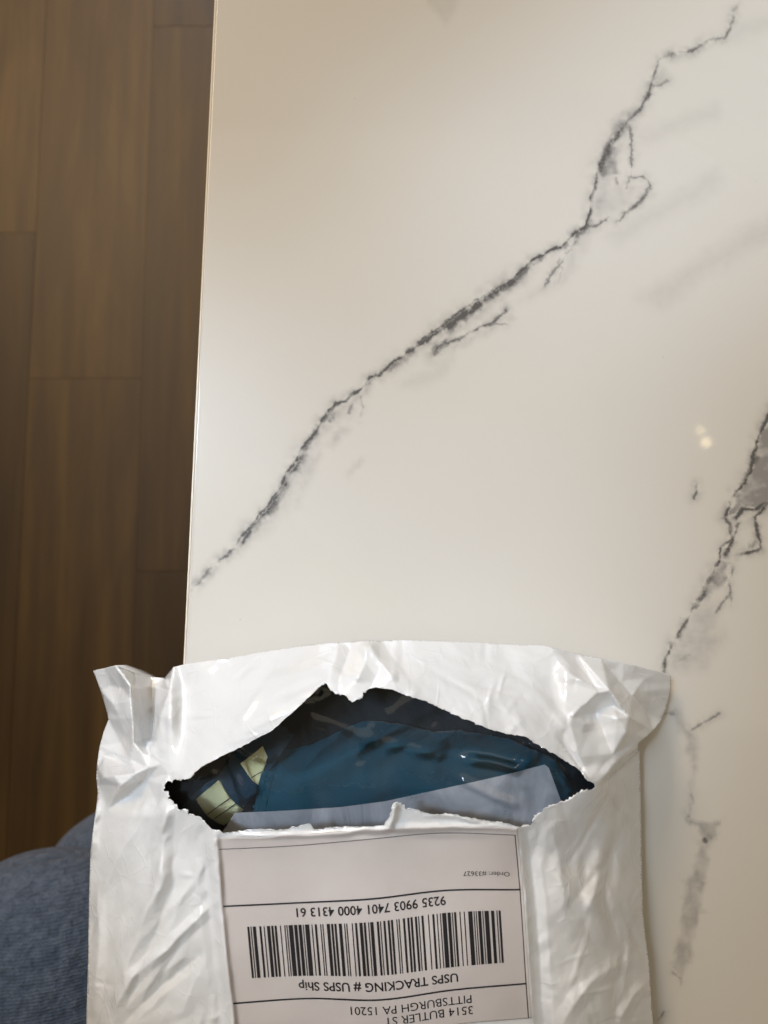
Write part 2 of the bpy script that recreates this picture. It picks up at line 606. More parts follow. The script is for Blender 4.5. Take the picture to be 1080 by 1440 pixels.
# veins of the print, measured on the table top in photo pixels
V1 = [(262, 838), (271, 829), (280, 818), (298, 797), (313, 785), (333, 770), (336, 758), (353, 742), (364, 724), (382, 704),
      (395, 684), (402, 666), (418, 644), (427, 627), (444, 608), (453, 590), (462, 578), (473, 568), (484, 565),
      (498, 554), (511, 543), (520, 530), (535, 527), (551, 509), (569, 500), (587, 487), (609, 471), (627, 460),
      (660, 435), (680, 420), (698, 408), (717, 395), (732, 381), (750, 365), (765, 358), (776, 352), (791, 347),
      (806, 330), (824, 317), (830, 300), (831, 275), (839, 255), (840, 240), (847, 220), (861, 200), (869, 185),
      (884, 170), (898, 155), (906, 143), (913, 131), (917, 115), (924, 95), (928, 83), (947, 76), (954, 73),
      (973, 71), (995, 57), (1019, 52), (1026, 44), (1030, 30), (1034, 12)]
LINES = [  # polyline, width px, darkness, wobble
    (V1, 1.5, 1.0, 1.6),
    ([(331, 774), (352, 748), (366, 728), (388, 704), (400, 682), (412, 662), (424, 640)], 1.7, 0.9, 2.2),
    ([(356, 742), (370, 728), (384, 712), (397, 694)], 4.6, 0.7, 1.5),
    ([(395, 690), (405, 672), (420, 650), (428, 632)], 4.2, 0.65, 2.0),
    ([(586, 484), (610, 466), (640, 444), (668, 424), (694, 407)], 1.3, 0.8, 2.2),
    ([(618, 468), (640, 452), (664, 436), (690, 416), (712, 402), (724, 392)], 4.6, 0.95, 1.6),
    ([(609, 495), (622, 483), (640, 480), (658, 470), (675, 460), (693, 455), (704, 444), (713, 435)], 1.4, 0.75, 1.5),
    ([(690, 455), (712, 456)], 0.9, 0.4, 1.0),
    ([(608, 497), (618, 488), (630, 478)], 4.0, 0.55, 2.0),
    ([(765, 404), (776, 385), (791, 365), (802, 350), (810, 335)], 1.1, 0.55, 2.2),
    ([(786, 396), (790, 378), (783, 368), (797, 352)], 0.9, 0.35, 2.2),
    ([(794, 348), (812, 332), (828, 316)], 2.6, 0.7, 1.6),
    ([(716, 398), (736, 384), (748, 368)], 3.0, 0.7, 1.6),
    ([(885, 175), (888, 200), (889, 225), (887, 248), (906, 250), (917, 260), (909, 272), (895, 288), (880, 300), (869, 311)], 1.0, 0.55, 2.6),
    ([(912, 270), (895, 288), (882, 300)], 2.0, 0.7, 1.0),
    ([(856, 306), (843, 315), (828, 320)], 1.2, 0.6, 1.5),
    ([(884, 248), (882, 262), (878, 266)], 1.3, 0.4, 2.0),
    ([(866, 250), (868, 260)], 1.4, 0.35, 1.5),
    ([(842, 240), (852, 214), (866, 192), (882, 172)], 2.0, 0.75, 1.6),
    ([(468, 590), (462, 582), (471, 572)], 2.2, 0.6, 1.6),
    ([(462, 594), (470, 580)], 2.6, 0.55, 1.4),
    ([(490, 582), (495, 568)], 1.6, 0.5, 1.2),
    ([(506, 588), (510, 572), (508, 556)], 1.0, 0.3, 1.5),
    ([(913, 131), (908, 140)], 2.6, 0.75, 1.0),
    ([(917, 122), (930, 118), (940, 112)], 1.4, 0.4, 1.2),
    ([(842, 242), (852, 216), (866, 192), (880, 174)], 4.4, 0.72, 2.2),
    ([(424, 640), (436, 618), (452, 594), (464, 580)], 2.6, 0.6, 2.0),
    ([(545, 518), (566, 503), (590, 488)], 3.6, 0.5, 2.2),
    ([(728, 388), (748, 372), (768, 360)], 2.4, 0.5, 1.8),
    ([(826, 318), (832, 296), (833, 274), (840, 256)], 1.8, 0.5, 1.6),
    ([(1064, 640), (1052, 668), (1034, 694), (1026, 716)], 3.0, 0.6, 2.0),
    # right hand vein
    ([(1086, 572), (1078, 590), (1072, 600), (1065, 622), (1060, 640), (1056, 662), (1045, 682), (1036, 690), (1028, 702),
      (1026, 712), (1018, 728)], 1.8, 1.0, 1.6),
    ([(1018, 728), (1026, 736), (1029, 757), (1014, 770), (1011, 781), (1013, 788), (1004, 800), (996, 818), (987, 840), (981, 850), (974, 857), (972, 864)], 1.5, 0.8, 1.6),
    ([(1034, 730), (1044, 716), (1056, 716), (1066, 715), (1082, 704)], 1.8, 0.95, 1.4),
    ([(1082, 704), (1070, 720), (1062, 728), (1065, 745), (1068, 757), (1070, 770), (1051, 777), (1039, 781)], 1.6, 0.85, 1.6),
    ([(1042, 735), (1036, 742), (1030, 760), (1020, 783)], 1.6, 0.85, 1.2),
    ([(1002, 803), (994, 822), (985, 842), (976, 856)], 2.6, 0.8, 1.6),
    ([(1030, 798), (1026, 815), (1026, 838), (1014, 848), (1008, 862)], 1.2, 0.55, 1.8),
    ([(1027, 838), (1029, 852)], 1.0, 0.35, 1.0),
    ([(972, 864), (956, 888), (952, 897), (944, 905), (941, 918), (934, 930), (933, 947)], 1.7, 0.75, 1.4),
    ([(955, 893), (946, 904)], 2.6, 0.6, 1.2),
    ([(980, 680), (979, 692), (975, 702)], 1.3, 0.75, 0.6),
    ([(946, 932), (962, 926), (972, 920)], 1.5, 0.22, 1.5),
    ([(934, 1004), (948, 1004)], 1.2, 0.35, 0.8),
    ([(972, 1026), (990, 1016), (1013, 1002)], 1.1, 0.55, 0.8),
    ([(970, 1115), (975, 1130), (968, 1150)], 1.2, 0.3, 1.5),
    ([(988, 1178), (994, 1184)], 2.0, 0.75, 0.8),
    ([(945, 1366), (958, 1376), (957, 1386)], 1.2, 0.3, 1.0),
    ([(925, 1436), (935, 1421)], 1.0, 0.5, 0.5),
]
SMOKE = [  # soft grey: polygon, feather px, strength
    ([(840, 225), (858, 203), (866, 212), (869, 243), (846, 250)], 4, 0.72),
    ([(866, 165), (880, 154), (902, 150), (890, 172), (872, 186), (858, 200)], 8, 0.42),
    ([(918, 118), (930, 96), (942, 108), (930, 122)], 7, 0.28),
    ([(1090, 590), (1074, 602), (1062, 640), (1056, 668), (1032, 700), (1028, 722), (1040, 722), (1044, 714), (1064, 712), (1090, 700)], 3, 0.62),
    ([(1050, 776), (1066, 755), (1070, 768)], 3, 0.42),
    ([(1004, 800), (1014, 786), (1028, 792), (1016, 822), (994, 842), (988, 838)], 4, 0.55),
    ([(1018, 728), (1032, 728), (1030, 752)], 4, 0.40),
    ([(1008, 778), (998, 800), (986, 824), (1000, 800), (1014, 782)], 6, 0.30),
    ([(985, 850), (1010, 845), (1018, 900), (990, 940), (950, 945), (940, 920), (960, 890)], 16, 0.20),
    ([(940, 935), (985, 915), (985, 928), (945, 950)], 9, 0.18),
    ([(934, 1004), (950, 998), (968, 1018), (972, 1032), (985, 1055), (976, 1092), (972, 1060), (962, 1030), (948, 1008)], 7, 0.32),
    ([(962, 1142), (972, 1152), (990, 1156), (1012, 1153), (1007, 1180), (992, 1184), (984, 1164), (966, 1160)], 4, 0.42),
    ([(972, 1090), (978, 1120), (974, 1145), (966, 1145), (968, 1118)], 6, 0.24),
    ([(985, 1185), (998, 1185), (992, 1230), (980, 1290), (972, 1345), (958, 1378), (946, 1360), (958, 1300), (968, 1240)], 4, 0.34),
    ([(620, 470), (660, 442), (700, 410), (742, 372), (752, 366), (724, 398), (680, 430), (636, 462)], 5, 0.48),
    ([(536, 528), (566, 502), (588, 488), (574, 508), (548, 528)], 6, 0.40),
    ([(510, 545), (520, 528), (526, 530), (520, 542)], 4, 0.50),
    ([(350, 748), (380, 706), (402, 668), (424, 632), (416, 660), (392, 700), (362, 742)], 5, 0.45),
    ([(330, 765), (345, 750), (340, 762)], 8, 0.35),
    ([(430, 648), (446, 632), (446, 660), (430, 690), (418, 715), (420, 690)], 10, 0.20),
    ([(455, 625), (480, 600), (492, 602), (470, 626)], 8, 0.22),
    ([(486, 668), (506, 646), (508, 652), (492, 676)], 6, 0.18),
    ([(560, 540), (620, 510), (640, 490), (630, 520), (580, 545)], 12, 0.12),
    ([(720, 430), (790, 380), (800, 350), (830, 325), (826, 345), (796, 395)], 12, 0.16),
    ([(840, 262), (880, 255), (900, 265), (880, 290), (850, 305), (836, 300)], 10, 0.16),
    ([(806, 335), (828, 316), (830, 322), (812, 345)], 5, 0.42),
    ([(584, 494), (620, 466), (668, 428), (712, 396), (750, 362), (762, 364), (728, 402), (690, 432), (650, 458), (612, 484)], 9, 0.34),
    ([(326, 780), (352, 742), (380, 702), (404, 660), (428, 622), (438, 628), (418, 664), (396, 702), (368, 742), (340, 776)], 7, 0.34),
    ([(436, 620), (458, 582), (490, 562), (520, 534), (524, 545), (498, 572), (470, 596), (446, 626)], 7, 0.24),
    ([(600, 500), (640, 484), (690, 458), (716, 436), (720, 446), (690, 470), (640, 492), (606, 506)], 7, 0.22),
    ([(826, 322), (830, 280), (842, 232), (866, 190), (890, 160), (898, 168), (878, 200), (862, 250), (846, 300), (836, 324)], 8, 0.26),
    ([(1020, 782), (1032, 742), (1060, 716), (1080, 706), (1080, 724), (1064, 732), (1046, 742), (1032, 776)], 6, 0.16),
    # pale wide grey bands at the far right, faint triangle at the top
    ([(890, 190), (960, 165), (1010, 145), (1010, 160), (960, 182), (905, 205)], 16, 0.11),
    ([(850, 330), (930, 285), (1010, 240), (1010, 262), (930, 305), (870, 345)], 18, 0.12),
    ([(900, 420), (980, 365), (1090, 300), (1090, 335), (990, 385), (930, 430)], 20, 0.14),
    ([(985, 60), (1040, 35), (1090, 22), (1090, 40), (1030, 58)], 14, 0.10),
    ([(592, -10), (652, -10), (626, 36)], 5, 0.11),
]
corners = [tpt(T0, 0), tpt(T0, TW), tpt(T1, TW), tpt(T1, 0)]
BR = 0.0007   # rounded arris: the top sheet stops just short of the edge
corners_in = [tpt(T0 + BR, BR), tpt(T0 + BR, TW - BR), tpt(T1 - BR, TW - BR), tpt(T1 - BR, BR)]
loop = [tuple(float(q) for q in unP(c[0], c[1], ZT)) for c in corners_in]
pts = []
gx, gy = np.meshgrid(np.arange(-200, 1900, 24.0), np.arange(-900, 1900, 24.0))
pts.append(np.stack([gx.ravel(), gy.ravel()], 1))
for st, rad in ((5.0, 26.0), (1.2, 5.5)):
    gx, gy = np.meshgrid(np.arange(255, 1092, st), np.arange(-12, 1446, st))
    gx = gx.ravel() + RNG.uniform(-.3, .3, gx.size) * st; gy = gy.ravel() + RNG.uniform(-.3, .3, gy.size) * st
    near = np.zeros(gx.size, bool)
    for ln, w, dk, wob in LINES:
        a = np.asarray(ln)
        bb = (gx > a[:, 0].min() - rad - 4) & (gx < a[:, 0].max() + rad + 4) & (gy > a[:, 1].min() - rad - 4) & (gy < a[:, 1].max() + rad + 4)
        bb &= ~near
        if bb.any():
            d, _ = seg_dist(gx[bb], gy[bb], ln)
            idx = np.where(bb)[0]
            near[idx[d < rad + w]] = True
    if st > 3:
        for pg, fe, sg in SMOKE:
            near |= inpoly(gx, gy, pg)
            d, _ = seg_dist(gx, gy, pg + [pg[0]])
            near |= d < fe * 1.3 + 2
    pts.append(np.stack([gx[near], gy[near]], 1))
pts = np.concatenate(pts)
pts = pts[inpoly(pts[:, 0], pts[:, 1], loop)]
dl, _ = seg_dist(pts[:, 0], pts[:, 1], loop + [loop[0]])
pts = pts[dl > 0.8]
v2, f2 = triangulate(pts, [loop])
wx, wy, wz = P(v2[:, 0], v2[:, 1], ZT)
top_v = np.stack([wx, wy, wz], 1)
nt = len(top_v)
# vein fields
X, Y = v2[:, 0], v2[:, 1]
wob_x = fbm(X / 9, Y / 9, 5, 3); wob_y = fbm(X / 9, Y / 9, 25, 3)
fin_x = vnoise(X / 3.3, Y / 3.3, 105); fin_y = vnoise(X / 3.3, Y / 3.3, 125)
brk = fbm(X / 12, Y / 12, 45, 4)
dark = np.zeros(nt); smk = np.zeros(nt)
for ln, w, dk, wob in LINES:
    a = np.asarray(ln)
    bb = (X > a[:, 0].min() - 30) & (X < a[:, 0].max() + 30) & (Y > a[:, 1].min() - 30) & (Y < a[:, 1].max() + 30)
    if not bb.any():
        continue
    d, al = seg_dist(X[bb] + wob * 1.6 * wob_x[bb] + 0.7 * fin_x[bb], Y[bb] + wob * 1.6 * wob_y[bb] + 0.7 * fin_y[bb], ln)
    ww = w * (0.95 + 1.1 * np.clip(brk[bb] + 0.3, 0, 1.2))
    k = np.clip(1.25 * (1 - d / (1.25 * ww + 0.8)), 0, 1) ** 1.2 * min(dk * 1.0, 1) * np.clip(0.85 + 1.3 * brk[bb], 0.06, 1)
    k *= smooth(0, 0.05, al + 0.02) * smooth(0, 0.05, 1.02 - al)
    if ln is V1:
        k *= 0.45 + 0.55 * (smooth(0.02, 0.12, al) * (1 - 0.65 * smooth(0.66, 0.8, al)))
    dark[bb] = np.maximum(dark[bb], k)
    smk[bb] = np.maximum(smk[bb], np.exp(-(d / (w * 2.6 + 4.5)) ** 2) * 0.66 * dk * np.clip(0.6 + brk[bb], 0.1, 1))
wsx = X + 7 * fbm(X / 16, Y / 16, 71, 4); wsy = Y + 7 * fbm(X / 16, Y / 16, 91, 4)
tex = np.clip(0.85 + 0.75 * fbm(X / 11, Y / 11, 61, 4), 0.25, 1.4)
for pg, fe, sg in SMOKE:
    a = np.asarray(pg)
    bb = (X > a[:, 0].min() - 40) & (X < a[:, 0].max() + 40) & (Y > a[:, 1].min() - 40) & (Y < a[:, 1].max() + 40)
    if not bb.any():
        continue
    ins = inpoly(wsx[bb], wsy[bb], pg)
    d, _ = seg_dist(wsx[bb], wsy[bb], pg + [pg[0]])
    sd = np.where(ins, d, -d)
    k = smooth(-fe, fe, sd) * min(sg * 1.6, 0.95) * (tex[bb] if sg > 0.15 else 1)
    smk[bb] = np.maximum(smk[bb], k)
# table top: print sheet plus rounded rim and underside, all one board
ring = []
for inset, dz in ((0.0003, -0.00015), (0.0, -0.0008)):
    ring.append([tpt(T0 + inset, inset), tpt(T0 + inset, TW - inset), tpt(T1 - inset, TW - inset), tpt(T1 - inset, inset)])
# outer loop vertices of the sheet: the 4 corners
cidx = [int(np.argmin((wx - c[0]) ** 2 + (wy - c[1]) ** 2)) for c in corners_in]
extra = []; ef = []
for r, (inset, dz) in zip(ring, ((0.0003, -0.00015), (0.0, -0.0008))):
    extra += [(p[0], p[1], ZT + dz) for p in r]
for i in range(4):
    j = (i + 1) % 4
    ef.append((cidx[i], cidx[j], nt + j, nt + i)); ef.append((nt + i, nt + j, nt + 4 + j, nt + 4 + i))
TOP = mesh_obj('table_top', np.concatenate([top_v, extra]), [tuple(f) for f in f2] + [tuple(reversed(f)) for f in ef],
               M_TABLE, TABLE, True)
attr(TOP, 'vein_dark', np.concatenate([dark, np.zeros(8)]))
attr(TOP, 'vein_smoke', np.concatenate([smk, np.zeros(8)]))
bm = bmesh.new(); bm.from_mesh(TOP.data); bmesh.ops.recalc_face_normals(bm, faces=bm.faces[:]); 
up = sum(f.normal.z for f in bm.faces)
if up < 0:
    bmesh.ops.reverse_faces(bm, faces=bm.faces[:])
bm.to_mesh(TOP.data); bm.free()
tc = ctr
board = box_obj('board', tc[0], tc[1], ZT - 0.0012 - TH / 2, TW - 0.0012, (T1 - T0) - 0.0012, TH, M_LEG, TABLE, 0, TROT)
# edge banding strips, one per side
for (u, w, sx, sy) in (((T0 + T1) / 2, -0.00018, 0.0010, T1 - T0 - 0.0016), ((T0 + T1) / 2, TW - 0.0001, 0.0010, T1 - T0 - 0.0016),
                       (T0 + 0.0001, TW / 2, TW - 0.004, 0.0010), (T1 - 0.0001, TW / 2, TW - 0.004, 0.0010)):
    p = tpt(u, w)
    box_obj('edge_band', p[0], p[1], ZT - 0.0003 - TH / 2, sx, sy, TH, M_EDGE, TABLE, 0.0003, TROT)
for u in (T0 + 0.05, T1 - 0.05):
    for w in (0.05, TW - 0.05):
        p = tpt(u, w)
        zt_leg = ZT - 0.0012 - TH
        box_obj('leg', p[0], p[1], (0.0125 + zt_leg) / 2, 0.04, 0.04, zt_leg - 0.0125, M_LEG, TABLE, 0.003, TROT)

# ------------------------------------------------------------------ mailer
OUT = [(131, 943.5), (146, 940), (162, 935.5), (189, 946), (211, 952), (231, 953.5), (238, 945), (244, 938), (260, 934), (322, 925),
       (366, 917), (411, 910), (455, 904.5), (500, 902), (515.5, 900), (530, 901), (560, 900), (601, 900.5), (640, 902), (683, 904), (730, 906.5),
       (764, 907.5), (790, 914), (813, 920), (846, 925.5), (890, 935), (927, 944.5), (943.5, 949.5), (942.5, 975), (938, 992), (931.5, 1011),
       (919, 1027), (908, 1037), (897, 1046), (899.5, 1060), (901, 1100), (902, 1170), (903, 1230), (904.6, 1285), (909, 1325), (913, 1353), (917, 1420),
       (919.5, 1445), (926, 1540), (932, 1640), (936, 1740), (900, 1775), (520, 1790), (150, 1775), (112, 1740), (115, 1640), (118, 1540), (121, 1440),
       (124, 1340), (125, 1265), (127, 1198), (130, 1170), (134.6, 1142), (137.5, 1115), (135.5, 1096), (136, 1078), (140, 1049), (146, 1028), (152.5, 1012),
       (149, 997), (141, 970)]
HOLE_UP = [(235.5, 1097), (246, 1098.5), (257, 1098), (268, 1094), (272, 1086), (283, 1079), (309, 1064), (349, 1045), (384, 1026), (411, 1002), (438, 977),
           (455.5, 959), (460, 963), (470, 972), (482, 978), (495.5, 986), (508, 981), (511, 973), (519, 968), (528, 966), (545, 968), (561, 973), (601, 987),
           (634, 1003), (662, 1014), (683, 1023), (707, 1030), (740, 1036), (772, 1055), (801, 1073), (817, 1083), (823.5, 1093), (836, 1102), (837.5, 1107)]
HOLE_LOW = [(834, 1109), (813, 1117), (797, 1124), (781, 1131), (764, 1139), (752, 1148), (750, 1157), (742, 1162), (732, 1163.5), (724, 1161),
            (703, 1157), (675, 1153), (654, 1149), (630, 1144), (610, 1146), (589, 1141), (577, 1137), (571, 1139), (559, 1129), (554.6, 1131),
            (548.5, 1148), (540, 1160), (520, 1162), (478, 1163.5), (441, 1167), (437, 1159), (433, 1159), (411, 1165), (393, 1169), (367, 1166), (340, 1168),
            (313, 1173), (306, 1168), (298, 1162), (287, 1156), (269, 1147), (251, 1141), (242, 1132), (236, 1120), (230, 1110), (232, 1103)]


def jag(pts, amp, seed, step=1.5):
    p = np.array(densify(pts, step, False))
    t = np.gradient(p, axis=0); t /= np.hypot(t[:, 0], t[:, 1])[:, None] + 1e-9
    n = np.stack([-t[:, 1], t[:, 0]], 1)
    s = np.arange(len(p)) * step
    a = amp(p[:, 0], p[:, 1]) if callable(amp) else amp
    w = 1.5 * fbm(s / 4.2, s * 0 + seed, seed, 3) + 1.0 * fbm(s / 19, s * 0 + seed, seed + 9, 2)
    return p + n * (a * w)[:, None]


up_l = jag(HOLE_UP, lambda x, y: np.where(x < 262, 3.0, np.where((x > 455) & (x < 515), 2.4, np.where(x > 560, 0.8, 0.5))), 3)
lo_l = jag(HOLE_LOW, lambda x, y: np.where(x < 312, 2.6, np.where(x > 735, 2.2, 0.9)), 8)
HOLE = [tuple(p) for p in np.concatenate([up_l, lo_l])]
OUTD = np.array(densify(OUT, 4.0))
OUTD = [tuple(p) for p in OUTD + 0.25 * np.stack([fbm(OUTD[:, 1] / 20, OUTD[:, 0] / 20, 4, 3), fbm(OUTD[:, 0] / 20, OUTD[:, 1] / 20, 14, 3)], 1)]

# heights above the table, millimetres
CTRL = [  # upper flap
    (500, 968, 57), (455, 958, 56), (540, 967, 57), (350, 1043, 55), (411, 1000, 57), (290, 1074, 52), (600, 985, 57), (662, 1012, 56),
    (740, 1034, 53), (801, 1071, 49), (233, 1103, 45), (840, 1106, 45),
    (515, 901, 40), (411, 910, 37), (322, 925, 34), (250, 936, 32), (601, 900, 39), (683, 904, 37), (764, 907, 35), (846, 925, 30),
    (450, 935, 49), (350, 975, 48), (300, 1010, 47), (600, 940, 49), (700, 960, 47), (790, 1000, 45), (760, 960, 43), (860, 1040, 38),
    (131, 943, 20), (162, 935, 27), (211, 952, 20), (200, 1000, 22), (150, 1000, 17), (180, 1040, 24), (225, 1060, 34), (240, 1000, 32),
    (943, 949, 8), (930, 1010, 9), (919, 1027, 20), (875, 968, 28), (897, 1046, 26), (912, 985, 15), (890, 1000, 26),
    # body
    (137, 1078, 17), (136, 1100, 18), (126, 1200, 18), (125, 1265, 18), (121, 1440, 17), (115, 1640, 14),
    (165, 1110, 28), (160, 1200, 29), (160, 1320, 29), (155, 1440, 28), (200, 1160, 38), (200, 1260, 38), (200, 1400, 37), (260, 1180, 44), (265, 1300, 44),
    (270, 1420, 40), (310, 1200, 48), (320, 1320, 45.5), (330, 1440, 42),
    (520, 1180, 50.5), (420, 1180, 50), (620, 1170, 50), (725, 1175, 48), (520, 1310, 48), (420, 1310, 47), (630, 1310, 47), (735, 1300, 44),
    (520, 1440, 43.5), (640, 1440, 42.5), (745, 1440, 39),
    (770, 1200, 41), (775, 1330, 41), (780, 1440, 40), (830, 1160, 38), (840, 1260, 35), (845, 1400, 33), (875, 1120, 26), (880, 1250, 23), (885, 1400, 22),
    (901, 1100, 14), (903, 1230, 13), (912, 1350, 13), (919, 1440, 13), (930, 1640, 12),
    (520, 1600, 37), (300, 1600, 34), (750, 1600, 33), (520, 1790, 10), (150, 1775, 8), (900, 1775, 8), (300, 1780, 9), (720, 1780, 9), (520, 1700, 30),
    (320, 1700, 28), (720, 1700, 27), (112, 1740, 8), (936, 1740, 8),
]
CT = np.array(CTRL, float)


def _tps_k(r2):
    return np.where(r2 > 0, r2 * np.log(r2 + 1e-12), 0)


_s = 300.0
A = CT[:, :2] / _s
K = _tps_k(((A[:, None] - A[None]) ** 2).sum(-1)) + np.eye(len(A)) * 0.0008
Pm = np.concatenate([np.ones((len(A), 1)), A], 1)
Mx = np.block([[K, Pm], [Pm.T, np.zeros((3, 3))]])
WGT = np.linalg.solve(Mx, np.concatenate([CT[:, 2], np.zeros(3)]))


def tps(x, y):
    out = np.zeros(x.shape)
    q = np.stack([x, y], -1) / _s
    for i in range(len(A)):
        out += WGT[i] * _tps_k(((q - A[i]) ** 2).sum(-1))
    return out + WGT[-3] + WGT[-2] * q[..., 0] + WGT[-1] * q[..., 1]


CREASE = [  # polyline, height mm, half width left/right px  (tent folds of the film)
    ([(140, 1120), (133, 1160), (129, 1200)], 2.5, 9),
    # top pleat
    ([(515, 899), (512, 935), (498, 962)], 3.2, 22),
    ([(515, 899), (535, 932), (560, 962)], 2.6, 18),
    ([(495, 905), (480, 950)], -1.6, 15),
    ([(919, 1026), (893, 1048), (860, 1078), (845, 1097)], 2.5, 10),
    ([(800, 1003), (822, 1018), (838, 1014)], 1.6, 14),
    # body, left of the label
    ([(300, 1172), (309, 1260), (321, 1370), (330, 1450), (340, 1560)], 2.3, 13),
    ([(284, 1170), (292, 1260), (304, 1370), (312, 1450)], -1.2, 12),
    ([(150, 1440), (185, 1375), (240, 1330), (300, 1270)], 1.8, 12),
    ([(165, 1450), (210, 1400), (280, 1345)], -1.6, 12),
    ([(160, 1400), (190, 1330), (215, 1260), (232, 1180)], 1.8, 20),
    ([(180, 1420), (200, 1350), (230, 1290), (255, 1210)], -1.6, 16),
    ([(140, 1300), (150, 1240), (175, 1190), (205, 1150)], 1.5, 16),
    ([(236, 1120), (228, 1170), (226, 1250)], 1.8, 16),
    ([(132, 1420), (140, 1330), (136, 1240)], 1.5, 12),
    # right of the label
    ([(742, 1170), (752, 1260), (760, 1360), (766, 1450), (770, 1560)], -2.2, 14),
    ([(728, 1166), (738, 1260), (744, 1360), (750, 1450)], 1.2, 9),
    ([(775, 1150), (790, 1240), (800, 1290)], 1.6, 22),
    ([(850, 1180), (838, 1250), (822, 1290)], 1.4, 18),
    ([(880, 1160), (858, 1200), (850, 1260), (872, 1330)], -1.4, 16),
    ([(790, 1440), (830, 1380), (880, 1350)], 1.2, 16),
    ([(870, 1440), (892, 1400), (910, 1380)], 1.4, 13),
    # torn roll above the label
    ([(304, 1184), (340, 1176), (440, 1176), (520, 1167), (600, 1164), (700, 1162), (728, 1165)], 1.5, 7),
    ([(556, 1130), (552, 1150), (545, 1166)], 3.0, 9),
    ([(600, 1146), (640, 1147), (680, 1156)], 1.6, 6),
]
LABL = np.array([(1170, 304), (1194, 308), (1274, 314), (1303, 317), (1376, 324), (1411, 328), (1461, 333)], float)
LABR = np.array([(1164, 727), (1174, 728), (1251, 735), (1281, 737), (1354, 741), (1383, 743), (1432, 747)], float)
R2 = np.random.default_rng(5)
FOLDS = []
def add_folds(n, box, ang, spread, Lr, Wr, Ar):
    for _ in range(n):
        FOLDS.append((R2.uniform(box[0], box[2]), R2.uniform(box[1], box[3]), math.radians(R2.normal(ang, spread)),
                      R2.uniform(*Lr), R2.uniform(*Wr), R2.uniform(*Ar) * R2.choice([-1, 1])))
# angle measured in photo space, x right y down
add_folds(34, (125, 1110, 300, 1470), -62, 16, (18, 60), (5, 16), (0.25, 0.85))
add_folds(26, (125, 1110, 300, 1470), -40, 40, (8, 24), (4, 9), (0.15, 0.45))
add_folds(26, (755, 1100, 920, 1470), 75, 28, (18, 60), (6, 16), (0.25, 0.8))
add_folds(40, (755, 1120, 920, 1470), 20, 60, (8, 26), (4, 10), (0.18, 0.5))
add_folds(26, (240, 915, 480, 1080), -38, 18, (12, 46), (5, 14), (0.25, 0.7))
add_folds(34, (480, 905, 860, 1090), 35, 35, (10, 44), (5, 14), (0.2, 0.7))
add_folds(26, (500, 905, 860, 1040), 80, 40, (8, 22), (4, 9), (0.15, 0.45))
add_folds(14, (130, 940, 240, 1100), 80, 25, (10, 30), (5, 12), (0.3, 0.9))
add_folds(10, (850, 940, 940, 1030), 40, 50, (10, 26), (5, 12), (0.3, 0.8))
add_folds(12, (320, 1190, 730, 1460), -20, 60, (15, 50), (10, 22), (0.10, 0.32))


class Patch:
    """folded corner: flat triangles between measured fold points (photo pixel, mm)"""
    def __init__(self, pts, folds=()):
        self.p = np.array(pts, float)
        near = lambda q: int(np.argmin(((self.p[:, :2] - np.array(q)) ** 2).sum(1)))
        ed = [(near(a), near(b)) for f in folds for a, b in zip(f[:-1], f[1:])]
        v, e, f, *_ = delaunay_2d_cdt([Vector((q[0], q[1])) for q in pts], ed, [], 0, 1e-4)
        self.f = [t for t in f if len(t) == 3]
        self.v = np.array([(q.x, q.y) for q in v])
        self.z = np.array([self.p[np.argmin(((self.p[:, :2] - q) ** 2).sum(1)), 2] for q in self.v])

    def __call__(self, x, y):
        out = np.full(x.shape, np.nan)
        for t in self.f:
            (x0, y0), (x1, y1), (x2, y2) = self.v[list(t)]
            bb = (x >= min(x0, x1, x2)) & (x <= max(x0, x1, x2)) & (y >= min(y0, y1, y2)) & (y <= max(y0, y1, y2))
            if not bb.any():
                continue
            dn = (y1 - y2) * (x0 - x2) + (x2 - x1) * (y0 - y2)
            if abs(dn) < 1e-6:
                continue
            a = ((y1 - y2) * (x[bb] - x2) + (x2 - x1) * (y[bb] - y2)) / dn
            b = ((y2 - y0) * (x[bb] - x2) + (x0 - x2) * (y[bb] - y2)) / dn
            c = 1 - a - b
            ok = (a > -1e-6) & (b > -1e-6) & (c > -1e-6)
            w = out[bb]
            w[ok] = (a * self.z[t[0]] + b * self.z[t[1]] + c * self.z[t[2]])[ok]
            out[bb] = w
        return out


